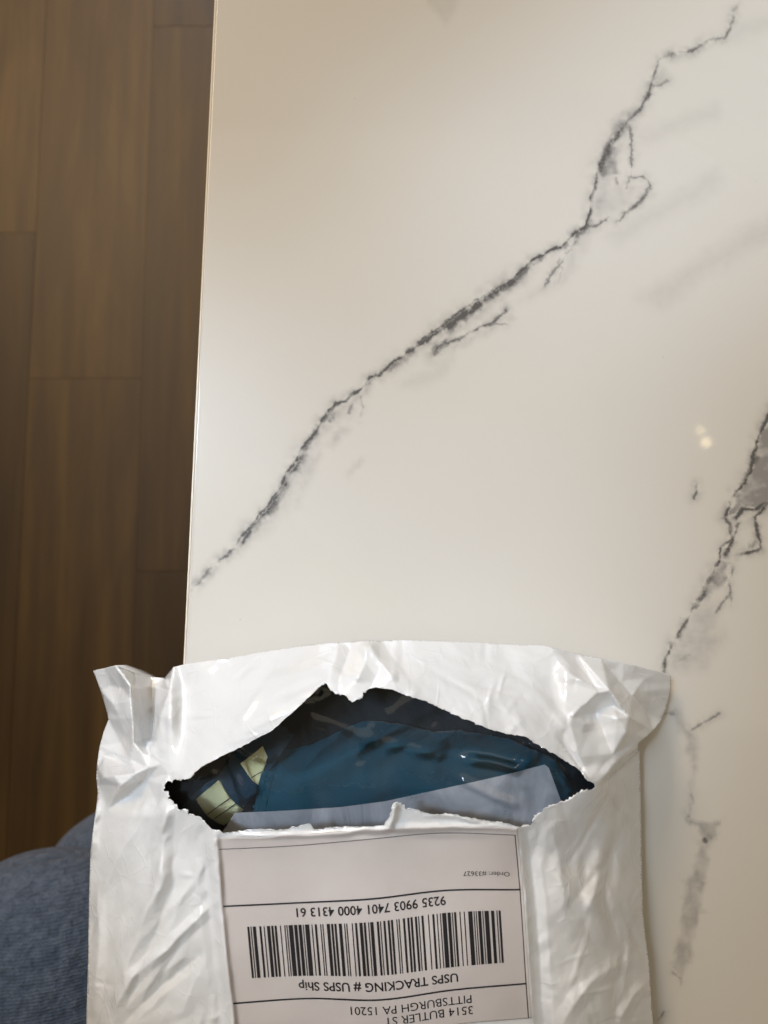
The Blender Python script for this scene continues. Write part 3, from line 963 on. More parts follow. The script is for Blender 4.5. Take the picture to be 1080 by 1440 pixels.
LEFT_CORNER = Patch([
    (105, 925, 16), (131, 943, 17), (120, 985, 12), (122, 1040, 12), (115, 1085, 14), (115, 1165, 16), (150, 912, 24), (200, 925, 20), (240, 912, 33), (290, 905, 32),
    (146, 940, 20), (162, 935.5, 29), (189, 946, 25), (211, 952, 18), (231, 953.5, 20), (244, 938, 34), (262, 934, 34),
    (184, 966, 35), (185, 985, 35), (187, 1010, 35), (188, 1044, 34), (200, 1060, 36), (196, 968, 26), (200, 1010, 24), (203, 1042, 25),
    (214, 965, 20), (214, 1000, 21), (212, 1040, 24), (238, 972, 38), (226, 1008, 38), (219, 1045, 37), (211, 1063, 36),
    (158, 965, 19), (172, 968, 25), (141, 970, 14), (149, 997, 14), (152, 1012, 16), (160, 990, 24), (168, 1010, 27), (176, 1034, 26), (171, 1045, 20), (174, 1075, 23),
    (182, 1068, 30), (140, 1049, 14), (136, 1078, 16), (156, 1056, 19), (146, 1062, 16), (163, 1092, 35), (145, 1092, 28), (190, 1088, 37), (208, 1080, 38), (195, 1098, 35), (137.5, 1104, 20),
    (206, 1096, 33), (180, 1120, 27), (152, 1138, 25), (133, 1160, 17), (170, 1105, 36), (226, 1075, 40), (238, 1088, 43), (232, 1104, 44), (252, 965, 40), (246, 1010, 43), (262, 1000, 44), (260, 1060, 47),
    (225, 1140, 41), (200, 1160, 37), (265, 1160, 44), (160, 1165, 29)],
    [[(244, 938), (238, 972), (226, 1008), (219, 1045), (211, 1063)], [(162, 935.5), (184, 966), (185, 985), (187, 1010), (188, 1044), (200, 1060), (211, 1063)],
     [(231, 953.5), (214, 965), (214, 1000), (212, 1040)], [(189, 946), (196, 968), (200, 1010), (203, 1042)], [(162, 935.5), (158, 965), (160, 990), (168, 1010), (176, 1034)],
     [(145, 1092), (163, 1092), (190, 1088), (208, 1080)], [(206, 1096), (180, 1120), (152, 1138), (133, 1160)], [(252, 965), (246, 1010), (226, 1075)]])
RIGHT_CORNER = Patch([
    (740, 885, 34), (764, 907, 36), (800, 895, 30), (813, 921, 31), (830, 905, 27), (846, 925.5, 28), (900, 915, 20), (927, 944, 14), (975, 940, 5), (943.5, 949.5, 10), (960, 990, 6), (938, 992, 9), (931.5, 1011, 11), (945, 1030, 12),
    (919, 1027, 19), (908, 1037, 24), (897, 1046, 27),
    (800, 946, 43), (842, 973, 44), (856, 971, 43), (884, 1008, 40), (838, 1003, 38), (806, 926, 32.5), (838, 964, 37),
    (850, 929, 28), (905, 955, 19), (889, 978, 26), (912, 1005, 16), (880, 1030, 42), (872, 958, 26), (862, 992, 37), (868, 1010, 43),
    (862, 1060, 40), (845, 1085, 42), (800, 1010, 46), (790, 1040, 47), (815, 1065, 47), (770, 985, 46), (760, 945, 45), (745, 960, 47), (830, 1100, 44), (870, 1080, 36), (900, 1080, 20), (760, 1010, 50)],
    [[(764, 907), (800, 946), (842, 973)], [(813, 921), (856, 971), (884, 1008), (919, 1027)], [(813, 921), (806, 926), (838, 964)], [(842, 973), (838, 1003)],
     [(850, 929), (872, 958), (889, 978), (912, 1005), (931.5, 1011)], [(905, 955), (889, 978)], [(846, 925.5), (872, 958)], [(838, 1003), (868, 1010), (880, 1030), (862, 1060)], [(927, 944), (905, 955), (912, 1005)]])


def corners_blend(x, y, z):
    wl = (1 - smooth(236, 262, x)) * (1 - smooth(1120, 1150, y))
    wr = smooth(772, 800, x) * (1 - smooth(1062, 1085, y + 0.35 * (x - 860)))
    for w, pt in ((wl, LEFT_CORNER), (wr, RIGHT_CORNER)):
        m = w > 0
        if m.any():
            q = pt(x[m], y[m])
            ok = ~np.isnan(q)
            zz = z[m]
            zz[ok] = zz[ok] * (1 - w[m][ok]) + q[ok] * w[m][ok]
            z[m] = zz
    return z


def facet(x, y, cell, ang, stretch, seed):
    """flat facets meeting in straight creases, drawn out along ang (photo space)"""
    ca, sa = math.cos(math.radians(ang)), math.sin(math.radians(ang))
    wx_ = x + 0.35 * cell * vnoise(x / cell / 2.3, y / cell / 2.3, seed + 5); wy_ = y + 0.35 * cell * vnoise(x / cell / 2.3, y / cell / 2.3, seed + 6)
    u = (wx_ * ca + wy_ * sa) / (cell * stretch); v = (-wx_ * sa + wy_ * ca) / cell
    u = u - 0.5 * v
    iu = np.floor(u); iv = np.floor(v); fu = u - iu; fv = v - iv
    iu = iu.astype(np.int64); iv = iv.astype(np.int64)
    h00 = _hash(iu, iv, seed); h10 = _hash(iu + 1, iv, seed); h01 = _hash(iu, iv + 1, seed); h11 = _hash(iu + 1, iv + 1, seed)
    lo = h00 * (1 - fu - fv) + h10 * fu + h01 * fv
    hi = h11 * (fu + fv - 1) + h10 * (1 - fv) + h01 * (1 - fu)
    return np.where(fu + fv < 1, lo, hi)


def crumple(x, y):
    body = smooth(1075, 1120, y)
    left = 1 - smooth(290, 330, x)
    right = smooth(735, 765, x)
    ml = body * left; mr = body * right
    fl = (1 - body) * (1 - smooth(440, 520, x)); fr = (1 - body) * smooth(440, 520, x)
    cor = (1 - smooth(225, 262, x)) * (1 - smooth(1090, 1130, y)) + smooth(800, 850, x) * (1 - smooth(1060, 1100, y))
    z = ml * (1.35 * facet(x, y, 34, -68, 3.6, 201) + 0.40 * facet(x, y, 19, -52, 3.2, 211) + 0.19 * facet(x, y, 8.5, -70, 2.2, 221))
    z = z + mr * (1.0 * facet(x, y, 36, 80, 2.4, 231) + 0.30 * facet(x, y, 17, 40, 1.8, 241) + 0.20 * facet(x, y, 8.5, 100, 1.6, 251))
    z = z + fl * (0.80 * facet(x, y, 40, -36, 2.8, 261) + 0.30 * facet(x, y, 13, -45, 3.0, 271))
    z = z + fr * (0.75 * facet(x, y, 42, 28, 2.2, 281) + 0.34 * facet(x, y, 17, 60, 2.0, 291) + 0.10 * facet(x, y, 7.5, 10, 1.4, 297))
    z = z + cor * (0.35 * facet(x, y, 20, 75, 1.5, 301) + 0.22 * facet(x, y, 10, 40, 1.5, 311))
    return z


def height(x, y):
    """height of the mailer's front sheet, metres above the table"""
    x = np.asarray(x, float); y = np.asarray(y, float)
    z = corners_blend(np.atleast_1d(x), np.atleast_1d(y), np.atleast_1d(tps(x, y)))
    xl = np.interp(y, LABL[:, 0], LABL[:, 1]); xr = np.interp(y, LABR[:, 0], LABR[:, 1])
    inlab = smooth(-2, 6, x - xl) * smooth(-2, 6, xr - x) * smooth(1172, 1182, y)
    wx_ = x + 2.0 * fbm(x / 23, y / 23, 31, 3); wy_ = y + 2.0 * fbm(x / 23, y / 23, 37, 3)
    cz = np.zeros(x.shape)
    for ln, amp, w in CREASE:
        a = np.asarray(ln)
        bb = (x > a[:, 0].min() - w - 6) & (x < a[:, 0].max() + w + 6) & (y > a[:, 1].min() - w - 6) & (y < a[:, 1].max() + w + 6)
        if not bb.any():
            continue
        d, al = seg_dist(wx_[bb], wy_[bb], ln)
        t = np.clip(1 - np.sqrt(d * d + 0.5) / w, 0, 1)
        t = t * (0.8 + 0.2 * t)
        cz[bb] += 1.25 * amp * t * (0.35 + 0.65 * smooth(0, 0.2, al) * smooth(0, 0.2, 1 - al))
    fz = np.zeros(x.shape)
    for cx, cy, an, L, w, amp in FOLDS:
        u = (wx_ - cx) * math.cos(an) + (wy_ - cy) * math.sin(an)
        d = -(wx_ - cx) * math.sin(an) + (wy_ - cy) * math.cos(an)
        bb = (np.abs(d) < w) & (np.abs(u) < 2.2 * L)
        if bb.any():
            db = np.sqrt(d[bb] ** 2 + 0.6)
            fz[bb] += 1.05 * amp * np.clip(1 - db / w, 0, 1) * np.exp(-(u[bb] / L) ** 2)
    und = 0.7 * fbm(x / 60, y / 60, 51, 3)
    z = z + cz * (1 - 0.85 * inlab) + fz * (1 - 0.45 * inlab) + und * (1 - 0.75 * inlab) + crumple(x, y) * (1 - inlab) + inlab * (0.32 * facet(x, y, 62, -35, 1.8, 601) + 0.10 * facet(x, y, 30, 40, 1.8, 611))
    # broad sag of the label
    z = z + inlab * 0.5 * np.sin((x - 330) / 62.0 + (y - 1200) / 150.0)
    # right corner overhangs the body below it
    n = ((919 - 845), (1027 - 1097)); ln_ = math.hypot(*n)
    u = ((x - 845) * n[0] + (y - 1097) * n[1]) / ln_
    sd = ((x - 845) * -n[1] + (y - 1097) * n[0]) / ln_ - 2     # + = below the edge
    drop = smooth(0, 5, sd) * np.exp(-np.clip(sd, 0, None) / 45) * smooth(-6, 40, u)
    z = z - 11.0 * drop
    return np.maximum(z, 5.0) / 1000.0


gx, gy = np.meshgrid(np.arange(100, 950, 2.1), np.arange(890, 1475, 2.1))
gp = np.stack([gx.ravel(), gy.ravel()], 1) + RNG.uniform(-0.55, 0.55, (gx.size, 2))
gx, gy = np.meshgrid(np.arange(100, 950, 14.0), np.arange(1480, 1800, 14.0))
gp = np.concatenate([gp, np.stack([gx.ravel(), gy.ravel()], 1)])
ok = inpoly(gp[:, 0], gp[:, 1], OUTD) & ~inpoly(gp[:, 0], gp[:, 1], HOLE)
gp = gp[ok]
for lp in (OUTD, HOLE):
    k = np.ones(len(gp), bool)
    arr = np.array(lp)
    for i in range(0, len(gp), 2000):
        d2 = ((gp[i:i + 2000, None] - arr[None]) ** 2).sum(-1).min(1)
        k[i:i + 2000] = d2 > 1.2 ** 2
    gp = gp[k]
v2, f2 = triangulate(gp, [OUTD, HOLE])
hz = height(v2[:, 0], v2[:, 1])
wx, wy, wz = P(v2[:, 0], v2[:, 1], ZT + hz)
bx, by, _ = P(520, 1400, ZT)
MAILER = empty('mailer_bag', (float(bx), float(by), ZT + 0.0015))
tag(MAILER, 'white plastic mailer torn open across the front, hanging over the table edge', 'mailer')
FRONT = mesh_obj('front_sheet', np.stack([wx, wy, wz], 1), f2, M_POLY, MAILER, True, [M_POLY, M_POLY_IN])
sol = FRONT.modifiers.new('thickness', 'SOLIDIFY')
sol.thickness = 0.00028; sol.offset = -1; sol.material_offset = 1; sol.material_offset_rim = 0; sol.use_even_offset = False
# stretched white fringe left along the tear
hp = np.array(HOLE); hn = len(hp)
tt = np.roll(hp, -2, 0) - np.roll(hp, 2, 0); tt /= np.hypot(tt[:, 0], tt[:, 1])[:, None] + 1e-9
inn = np.stack([-tt[:, 1], tt[:, 0]], 1)
cen_ = np.array([535.0, 1075.0])
if (inn * (cen_ - hp)).sum() < 0:
    inn = -inn
sx_ = np.arange(hn) * 1.5
wd = np.clip(1.1 + 3.6 * fbm(sx_ / 6, sx_ * 0 + 3, 401, 4) + 2.2 * fbm(sx_ / 31, sx_ * 0 + 7, 411, 2), 0.25, 5.5)
wd *= np.where((hp[:, 1] < 1080) & (hp[:, 0] < 450), 0.25, np.where((hp[:, 1] < 1075) & (hp[:, 0] > 515), 0.45, 1.0)) * np.where((hp[:, 1] > 1135) & (hp[:, 0] > 310) & (hp[:, 0] < 735), 0.5, 1.0)
h0 = height(hp[:, 0], hp[:, 1])
cols = []
for k, f in enumerate((-1.2, 0.0, 0.5, 1.0)):
    q = hp + inn * (wd * f if f > 0 else np.full(hn, f))[:, None]
    lift = (0.00012, 0.0003, 0.0004, 0.0001)[k] + (0.0007 * fbm(sx_ / 5 + k, sx_ * 0 + k, 421, 3) if f > 0 else 0)
    cols.append(np.stack(P(q[:, 0], q[:, 1], ZT + h0 + lift), 1))
ff = [(k * hn + i, (k + 1) * hn + i, (k + 1) * hn + (i + 1) % hn, k * hn + (i + 1) % hn) for k in range(3) for i in range(hn)]
mesh_obj('torn_edge', np.concatenate(cols), ff, M_POLY, MAILER)
# sides and back of the bag
ol = np.array(OUTD)
oz = height(ol[:, 0], ol[:, 1])
ox, oy, ozz = P(ol[:, 0], ol[:, 1], ZT + oz - 0.0004)
tx, ty = np.gradient(np.concatenate([ox[-1:], ox, ox[:1]]))[1:-1], np.gradient(np.concatenate([oy[-1:], oy, oy[:1]]))[1:-1]
ccx, ccy = ox.mean(), oy.mean()
rings = [np.stack([ox, oy, ozz], 1)]
for sc_, zf in ((0.992, 0.62), (0.965, 0.25), (0.925, 0.06)):
    rings.append(np.stack([ccx + (ox - ccx) * sc_, ccy + (oy - ccy) * sc_, ZT + 0.0025 + (ozz - ZT - 0.0025) * zf], 1))
n = len(ox)
bv = np.concatenate(rings)
bf = []
for r in range(len(rings) - 1):
    for i in range(n):
        j = (i + 1) % n
        bf.append((r * n + i, r * n + j, (r + 1) * n + j, (r + 1) * n + i))
last = (len(rings) - 1) * n
bv = np.concatenate([bv, [[ccx, ccy, ZT + 0.0020]]])
for i in range(n):
    bf.append((last + i, last + (i + 1) % n, len(bv) - 1))
BACK = mesh_obj('back_sheet', bv, bf, M_POLY, MAILER, True, [M_POLY, M_POLY_IN])
bm = bmesh.new(); bm.from_mesh(BACK.data); bmesh.ops.recalc_face_normals(bm, faces=bm.faces[:])
cen = [f for f in bm.faces if len(f.verts) == 3]
if sum(f.normal.z for f in cen) > 0:
    bmesh.ops.reverse_faces(bm, faces=bm.faces[:])
bm.to_mesh(BACK.data); bm.free()
sol = BACK.modifiers.new('thickness', 'SOLIDIFY')
sol.thickness = 0.00028; sol.offset = -1; sol.material_offset = 1; sol.material_offset_rim = 0

# ------------------------------------------------------------------ shipping label
ROWV = [0.0, 0.335, 0.455, 0.76, 0.90, 1.10]       # label rows (down the photo)
ROWY = [[1194, 1189, 1180, 1171, 1174], [1274.5, 1269.5, 1264, 1252, 1251], [1304, 1300, 1296, 1283, 1279],
        [1378, 1373, 1373, 1361, 1352], [1411, 1404, 1406, 1392, 1383], [1461, 1454, 1456, 1441, 1432]]
ROWL = [308, 314, 317, 324, 328, 333]
ROWR = [725, 732, 734, 738.5, 740.5, 744]


def cat(p, xs, q):
    """smooth interpolation of samples p at xs (monotone grid) at q"""
    xs = np.asarray(xs, float); p = np.asarray(p, float)
    m = np.gradient(p, xs)
    i = np.clip(np.searchsorted(xs, q) - 1, 0, len(xs) - 2)
    h = xs[i + 1] - xs[i]; t = (q - xs[i]) / h
    return ((2 * t**3 - 3 * t**2 + 1) * p[i] + (t**3 - 2 * t**2 + t) * h * m[i] + (-2 * t**3 + 3 * t**2) * p[i + 1] + (t**3 - t**2) * h * m[i + 1])


UU = [0, .25, .5, .75, 1.0]


def lab(u, v):
    u = np.asarray(u, float); v = np.asarray(v, float)
    rows = np.stack([cat(r, UU, np.clip(u, -.02, 1.02)) for r in ROWY])
    # linear in v between rows
    i = np.clip(np.searchsorted(ROWV, v) - 1, 0, len(ROWV) - 2)
    rv = np.asarray(ROWV)
    t = (v - rv[i]) / (rv[i + 1] - rv[i])
    k = np.arange(rows.shape[1]) if rows.ndim > 1 else 0
    y = rows[i, k] * (1 - t) + rows[i + 1, k] * t
    L_ = np.interp(v, ROWV, ROWL); R_ = np.interp(v, ROWV, ROWR)
    L_ = np.where(v < 0, 308 + v * 18, L_); R_ = np.where(v < 0, 725 + v * 21, R_)
    return L_ + (R_ - L_) * u, y


def on_label(u, v, lift):
    x, y = lab(u, v)
    wx, wy, wz = P(x, y, ZT + height(x, y) + lift)
    return np.stack([wx, wy, wz], 1)


us = np.linspace(-0.006, 1.008, 200)
nvr = 150
g = []
for k in range(nvr):
    t = k / (nvr - 1)
    v0 = np.interp(us, [0, .3, .5, .75, 1.0], [-0.058, -0.062, -0.052, -0.030, -0.038]) + 0.006 * fbm(us * 24, us * 0 + 2, 3, 3)
    g.append(on_label(us, v0 + (1.10 - v0) * t, 0.00042))
gv = np.concatenate(g)
nu = len(us)
gf = [(r * nu + c, (r + 1) * nu + c, (r + 1) * nu + c + 1, r * nu + c + 1) for r in range(nvr - 1) for c in range(nu - 1)]
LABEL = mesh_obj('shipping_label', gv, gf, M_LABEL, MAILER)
tag(LABEL, 'off-white shipping label printed upside down with a black barcode')
sol = LABEL.modifiers.new('thickness', 'SOLIDIFY'); sol.thickness = 0.00012; sol.offset = -1
LIFT = 0.00060


def strip(name, rects, mat, nseg=None):
    """flat print: list of (u0, v0, u1, v1) cells laid on the label"""
    vs, fs = [], []
    for (u0, v0, u1, v1) in rects:
        su = max(1, int(abs(u1 - u0) / 0.010)); sv = max(1, int(abs(v1 - v0) / 0.020))
        uu, vv = np.meshgrid(np.linspace(u0, u1, su + 1), np.linspace(v0, v1, sv + 1))
        b = sum(len(q) for q in vs)
        vs.append(on_label(uu.ravel(), vv.ravel(), LIFT))
        for r in range(sv):
            for c in range(su):
                k = b + r * (su + 1) + c
                fs.append((k, k + su + 1, k + su + 2, k + 1))
    return mesh_obj(name, np.concatenate(vs), fs, mat, LABEL)


# frame and rules
strip('rule_line', [(0.0, 0.0, 1.0, 0.0042)], M_INK_THIN)
strip('rule_line', [(0.0, 0.331, 1.0, 0.3405)], M_INK)
strip('rule_line', [(0.0, 0.896, 1.0, 0.9055)], M_INK)
strip('rule_line', [(0.9962, 0.0, 0.9998, 1.10)], M_INK_THIN)
# linear barcode, read from the right because the label is upside down
C128 = ("212222 222122 222221 121223 121322 131222 122213 122312 132212 221213 221312 231212 112232 122132 122231 113222 "
        "123122 123221 223211 221132 221231 213212 223112 312131 311222 321122 321221 312212 322112 322211 212123 212321 "
        "232121 111323 131123 131321 112313 132113 132311 211313 231113 231311 112133 112331 132131 113123 113321 133121 "
        "313121 211331 231131 213113 213311 213131 311123 311321 331121 312113 312311 332111 314111 221411 431111 111224 "
        "111422 121124 121421 141122 141221 112214 112412 122114 122411 142112 142211 241211 221114 413111 241112 134111 "
        "111242 121142 121241 114212 124112 124211 411212 421112 421211 212141 214121 412121 111143 111341 131141 114113 "
        "114311 411113 411311 113141 114131 311141 411131 211412 211214 211232 2331112").split()
codes = [105, 102, 92, 35, 99, 3, 74, 1, 40, 0, 43, 13, 61, 17, 52, 8, 102, 60, 35]
chk = (codes[0] + sum(i * c for i, c in enumerate(codes[1:], 1))) % 103
pat = ''.join(C128[c] for c in codes + [chk, 106])
tot = sum(int(c) for c in pat)
B0, B1 = 0.928, 0.073       # from right to left
pos = 0; bars = []
for i, c in enumerate(pat):
    w = int(c)
    if i % 2 == 0:
        ua = B0 + (B1 - B0) * (pos + 0.05) / tot; ub = B0 + (B1 - B0) * (pos + w - 0.05) / tot
        bars.append((min(ua, ub), 0.457, max(ua, ub), 0.757))
    pos += w
strip('barcode', bars, M_INK)


def lettering(text, u_right, u_left, v_base, v_cap, mat=M_INK, weight=0.0):
    """text laid upside down on the label: it starts at u_right and runs left; v_base above v_cap in the photo"""
    cu = bpy.data.curves.new('lettering', 'FONT')
    cu.body = text; cu.size = 1.0; cu.resolution_u = 3; cu.offset = weight
    tmp = bpy.data.objects.new('tmp_text', cu)
    COL.objects.link(tmp)
    dg = bpy.context.evaluated_depsgraph_get()
    me = bpy.data.meshes.new_from_object(tmp.evaluated_get(dg))
    bpy.data.objects.remove(tmp); bpy.data.curves.remove(cu)
    bm = bmesh.new(); bm.from_mesh(me)
    bmesh.ops.triangulate(bm, faces=bm.faces[:])
    co = np.array([v.co[:] for v in bm.verts]); fs = [[v.index for v in f.verts] for f in bm.faces]
    bm.free(); bpy.data.meshes.remove(me)
    x0, x1 = co[:, 0].min(), co[:, 0].max()
    cap = 0.70
    u = u_right + (co[:, 0] - x0) / (x1 - x0) * (u_left - u_right)
    v = v_base + co[:, 1] / cap * (v_cap - v_base)
    return mesh_obj('lettering', on_label(u, v, LIFT), fs, mat, LABEL, False)


def lu(x, v):
    L_ = np.interp(v, ROWV, ROWL); R_ = np.interp(v, ROWV, ROWR)
    return (x - L_) / (R_ - L_)


lettering('Order: #33627', 0.968, 0.812, 0.228, 0.256, M_INK, 0.0)
lettering('9235 9903 7401 4000 4313 61', lu(627, .4), lu(417, .4), 0.3665, 0.4150, M_INK, 0.014)
lettering('USPS TRACKING # USPS Ship', lu(644, .82), lu(420, .82), 0.7985, 0.8520, M_INK, 0.014)
lettering('PITTSBURGH PA 15201', lu(663, .96), lu(493, .96), 0.9400, 0.9860, M_INK, 0.0)
lettering('3514 BUTLER ST', lu(665, 1.03), lu(541, 1.03), 1.003, 1.050, M_INK, 0.0)

# ------------------------------------------------------------------ garment in its clear bag, inside the mailer
def sheet(name, poly, zfun, mat, parent, step=4.0, thick=0.0, jitter=0.5):
    lp = densify(poly, step)
    a = np.array(poly)
    gx, gy = np.meshgrid(np.arange(a[:, 0].min(), a[:, 0].max(), step), np.arange(a[:, 1].min(), a[:, 1].max(), step))
    gp = np.stack([gx.ravel(), gy.ravel()], 1) + RNG.uniform(-jitter, jitter, (gx.size, 2))
    gp = gp[inpoly(gp[:, 0], gp[:, 1], lp)]
    d, _ = seg_dist(gp[:, 0], gp[:, 1], lp + [lp[0]])
    gp = gp[d > step * 0.35]
    v, f = triangulate(gp, [lp])
    z = ZT + zfun(v[:, 0], v[:, 1]) / 1000
    o = mesh_obj(name, np.stack(P(v[:, 0], v[:, 1], z), 1), f, mat, parent)
    if thick:
        s = o.modifiers.new('thickness', 'SOLIDIFY'); s.thickness = thick; s.offset = -1
    return o


def tent(x, y, ln, amp, w):
    d, al = seg_dist(np.asarray(x, float), np.asarray(y, float), ln)
    t = np.clip(1 - np.sqrt(d * d + 1.5) / w, 0, 1)
    return amp * t * t * (3 - 2 * t) * smooth(0, .15, al + .05) * smooth(0, .15, 1.05 - al)


def z_inner(x, y):
    """rounded pile of cloth: highest under the label, falling away to the sides and top"""
    base = 31.0 + 10.0 * np.clip((1185 - y) / 225, -0.4, 1.15)
    side = np.clip(np.maximum(270 - x, x - 800) / 60, 0, 1.4)
    return base - 10 * side ** 2


def z_cloth(x, y):
    z = z_inner(x, y) - 4.5
    z = z + tent(x, y, [(395, 1112), (440, 1090), (500, 1056), (560, 1052), (640, 1068), (700, 1090)], 3.5, 45)
    z = z + tent(x, y, [(400, 1080), (440, 1050), (520, 1010), (620, 1010)], -3.0, 40)
    z = z + tent(x, y, [(640, 1040), (700, 1062), (760, 1070)], 2.5, 22)
    z = z + tent(x, y, [(440, 1135), (520, 1100), (600, 1085)], 0.8, 24)
    edge = np.interp(x, [360, 400, 440, 510, 560, 610, 650, 720, 790], [1086, 1092, 1084, 1050, 1050, 1062, 1056, 1070, 1096])
    z = z - 9.0 * np.clip((edge - y) / 40, 0, 1.2) ** 1.3          # rolls over and down at the fold
    return z + 0.9 * fbm(np.asarray(x) / 55, np.asarray(y) / 55, 81, 3)


gx0, gy0, _ = P(540, 1060, ZT)
GARMENT = empty('garment', (float(gx0), float(gy0), ZT + 0.0035))
tag(GARMENT, 'folded teal blue garment with yellow-green striped band inside the torn mailer', 'garment')
sheet('main_panel', [(352, 1230), (357, 1140), (364, 1100), (374, 1064), (384, 1040), (410, 1028), (450, 1022), (510, 1012), (560, 1016), (610, 1028), (650, 1026), (720, 1040), (780, 1066),
                     (806, 1110), (800, 1200), (740, 1240), (500, 1245)], z_cloth, M_TEAL, GARMENT, 4.0, 0.0012)
# lower layers of the folded cloth, near-black to carry the shade above the fold
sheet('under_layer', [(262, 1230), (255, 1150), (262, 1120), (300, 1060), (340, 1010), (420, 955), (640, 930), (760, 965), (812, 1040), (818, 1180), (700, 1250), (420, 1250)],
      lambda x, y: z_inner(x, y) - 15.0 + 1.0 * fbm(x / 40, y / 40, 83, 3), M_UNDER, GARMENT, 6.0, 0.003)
BANDC = [(262, 1172), (282, 1150), (304, 1130), (322, 1116), (338, 1100), (350, 1082), (362, 1062), (376, 1040), (392, 1018)]


def band_frame(s):
    c = np.array(BANDC, float)
    L = np.concatenate([[0], np.cumsum(np.hypot(*(c[1:] - c[:-1]).T))]); L /= L[-1]
    p = np.stack([cat(c[:, 0], L, s), cat(c[:, 1], L, s)], 1)
    q = np.stack([cat(c[:, 0], L, s + 1e-3), cat(c[:, 1], L, s + 1e-3)], 1)
    t = q - p; t /= np.hypot(t[:, 0], t[:, 1])[:, None]
    return p, np.stack([-t[:, 1], t[:, 0]], 1)


def band_pt(s, w):
    p, nn = band_frame(np.asarray(s, float))
    return p + nn * np.asarray(w)[:, None]


def z_band(x, y):
    return z_inner(x, y) - 5.4 + 0.5 * fbm(np.asarray(x) / 18, np.asarray(y) / 18, 85, 2)


def band_poly(s0, s1, w0, w1, n=10):
    s = np.linspace(s0, s1, n)
    a = band_pt(s, np.full(n, w0)); b = band_pt(s[::-1], np.full(n, w1))
    return [tuple(p) for p in a] + [tuple(p) for p in b]


sheet('band', band_poly(0.0, 0.995, -30, 27, 24), z_band, M_BAND, GARMENT, 3.0, 0.0010)
Y1 = [(276, 1124), (292, 1110), (308, 1097.5), (314, 1108), (322, 1121), (331, 1130), (342, 1139), (328, 1150), (315, 1161), (303, 1156), (292, 1148), (283, 1137)]
Y2 = [(338, 1074), (354, 1062), (369, 1049.5), (376, 1065), (371, 1082), (363, 1104), (355, 1098), (347, 1087)]
for yp in (Y1, Y2):
    sheet('yellow_patch', yp, lambda x, y: z_band(x, y) + 0.45, M_YEL, GARMENT, 2.5, 0.0004)


def thread(pts, zf, lift, name='stitching', r=0.45, dash=None, parent=GARMENT, mat=M_THREAD):
    p = np.array(densify(pts, 1.6, False))
    t = np.gradient(p, axis=0); t /= np.hypot(t[:, 0], t[:, 1])[:, None] + 1e-9
    n_ = np.stack([-t[:, 1], t[:, 0]], 1)
    a = p + n_ * r; b = p - n_ * r
    z1 = ZT + (zf(p[:, 0], p[:, 1]) + lift) / 1000
    va = np.stack(P(a[:, 0], a[:, 1], z1), 1); vb = np.stack(P(b[:, 0], b[:, 1], z1), 1)
    vm = np.stack(P(p[:, 0], p[:, 1], z1 + 0.00016), 1)
    k = len(p)
    fs = []
    for i in range(k - 1):
        if dash and (i % dash[0]) >= dash[1]:
            continue
        fs += [(i, i + 1, 2 * k + i + 1, 2 * k + i), (2 * k + i, 2 * k + i + 1, k + i + 1, k + i)]
    return mesh_obj(name, np.concatenate([va, vb, vm]), fs, mat, parent)


thread([(291, 1146), (308, 1133), (324, 1122)], z_band, 1.0)
thread([(302, 1151), (318, 1140), (333, 1129)], z_band, 1.0)
thread([(353, 1094), (361, 1089), (369, 1085)], z_band, 1.0)
M_SEAM = mat_plain('teal_thread', (0.012, 0.075, 0.12), 0.7)
thread([(362, 1140), (372, 1098), (388, 1048)], z_cloth, 0.35, 'stitching', 0.5, (4, 3), GARMENT, M_SEAM)
thread([(372, 1142), (381, 1100), (396, 1052)], z_cloth, 0.35, 'stitching', 0.5, (4, 3), GARMENT, M_SEAM)


def z_film(x, y):
    x = np.asarray(x, float); y = np.asarray(y, float)
    z = z_inner(x, y) + 2.2
    z = z + tent(x, y, [(330, 1052), (345, 1064), (356, 1068), (368, 1062)], 1.6, 7)
    z = z + tent(x, y, [(655, 1068), (690, 1072), (725, 1082), (738, 1068), (746, 1045)], 2.6, 12)
    z = z + tent(x, y, [(646, 1096), (690, 1118), (730, 1134)], 1.2, 10)
    z = z + tent(x, y, [(300, 1082), (305, 1110), (318, 1146)], 1.0, 12)
    z = z + tent(x, y, [(320, 1060), (330, 1090), (345, 1120)], 0.9, 9)
    z = z + tent(x, y, [(500, 1052), (560, 1000), (600, 975)], 1.0, 18)
    z = z + tent(x, y, [(430, 1010), (520, 1040), (610, 1062)], 0.8, 14)
    z = z + tent(x, y, [(760, 1050), (775, 1090), (800, 1120)], 1.4, 12)
    z = z + tent(x, y, [(745, 1035), (775, 1060), (800, 1090)], 1.4, 12)
    return z + 0.7 * fbm(x / 60, y / 60, 87, 2) + 0.75 * facet(x, y, 36, 25, 2.0, 501) + 0.35 * facet(x, y, 18, -40, 2.0, 511) + 0.12 * facet(x, y, 9, 10, 1.5, 521)


BAG = empty('plastic_bag', (float(gx0), float(gy0), ZT + 0.0030))
tag(BAG, 'clear crinkled plastic bag around the teal garment inside the mailer', 'bag')
sheet('film', [(222, 1190), (226, 1120), (250, 1075), (310, 1030), (380, 980), (450, 935), (560, 925), (660, 940), (760, 985), (820, 1040), (838, 1110), (828, 1190),
               (760, 1240), (520, 1250), (300, 1240)], z_film, M_FILM, BAG, 3.0)
sheet('sealing_flap', [(330, 1143), (400, 1140), (478, 1135), (540, 1127), (600, 1114), (650, 1103), (700, 1092), (740, 1082), (766, 1075), (772, 1080), (780, 1102), (792, 1134),
                       (800, 1190), (700, 1225), (500, 1230), (330, 1225), (300, 1190)], lambda x, y: z_film(x, y) + 1.1, M_FLAP, BAG, 3.0)

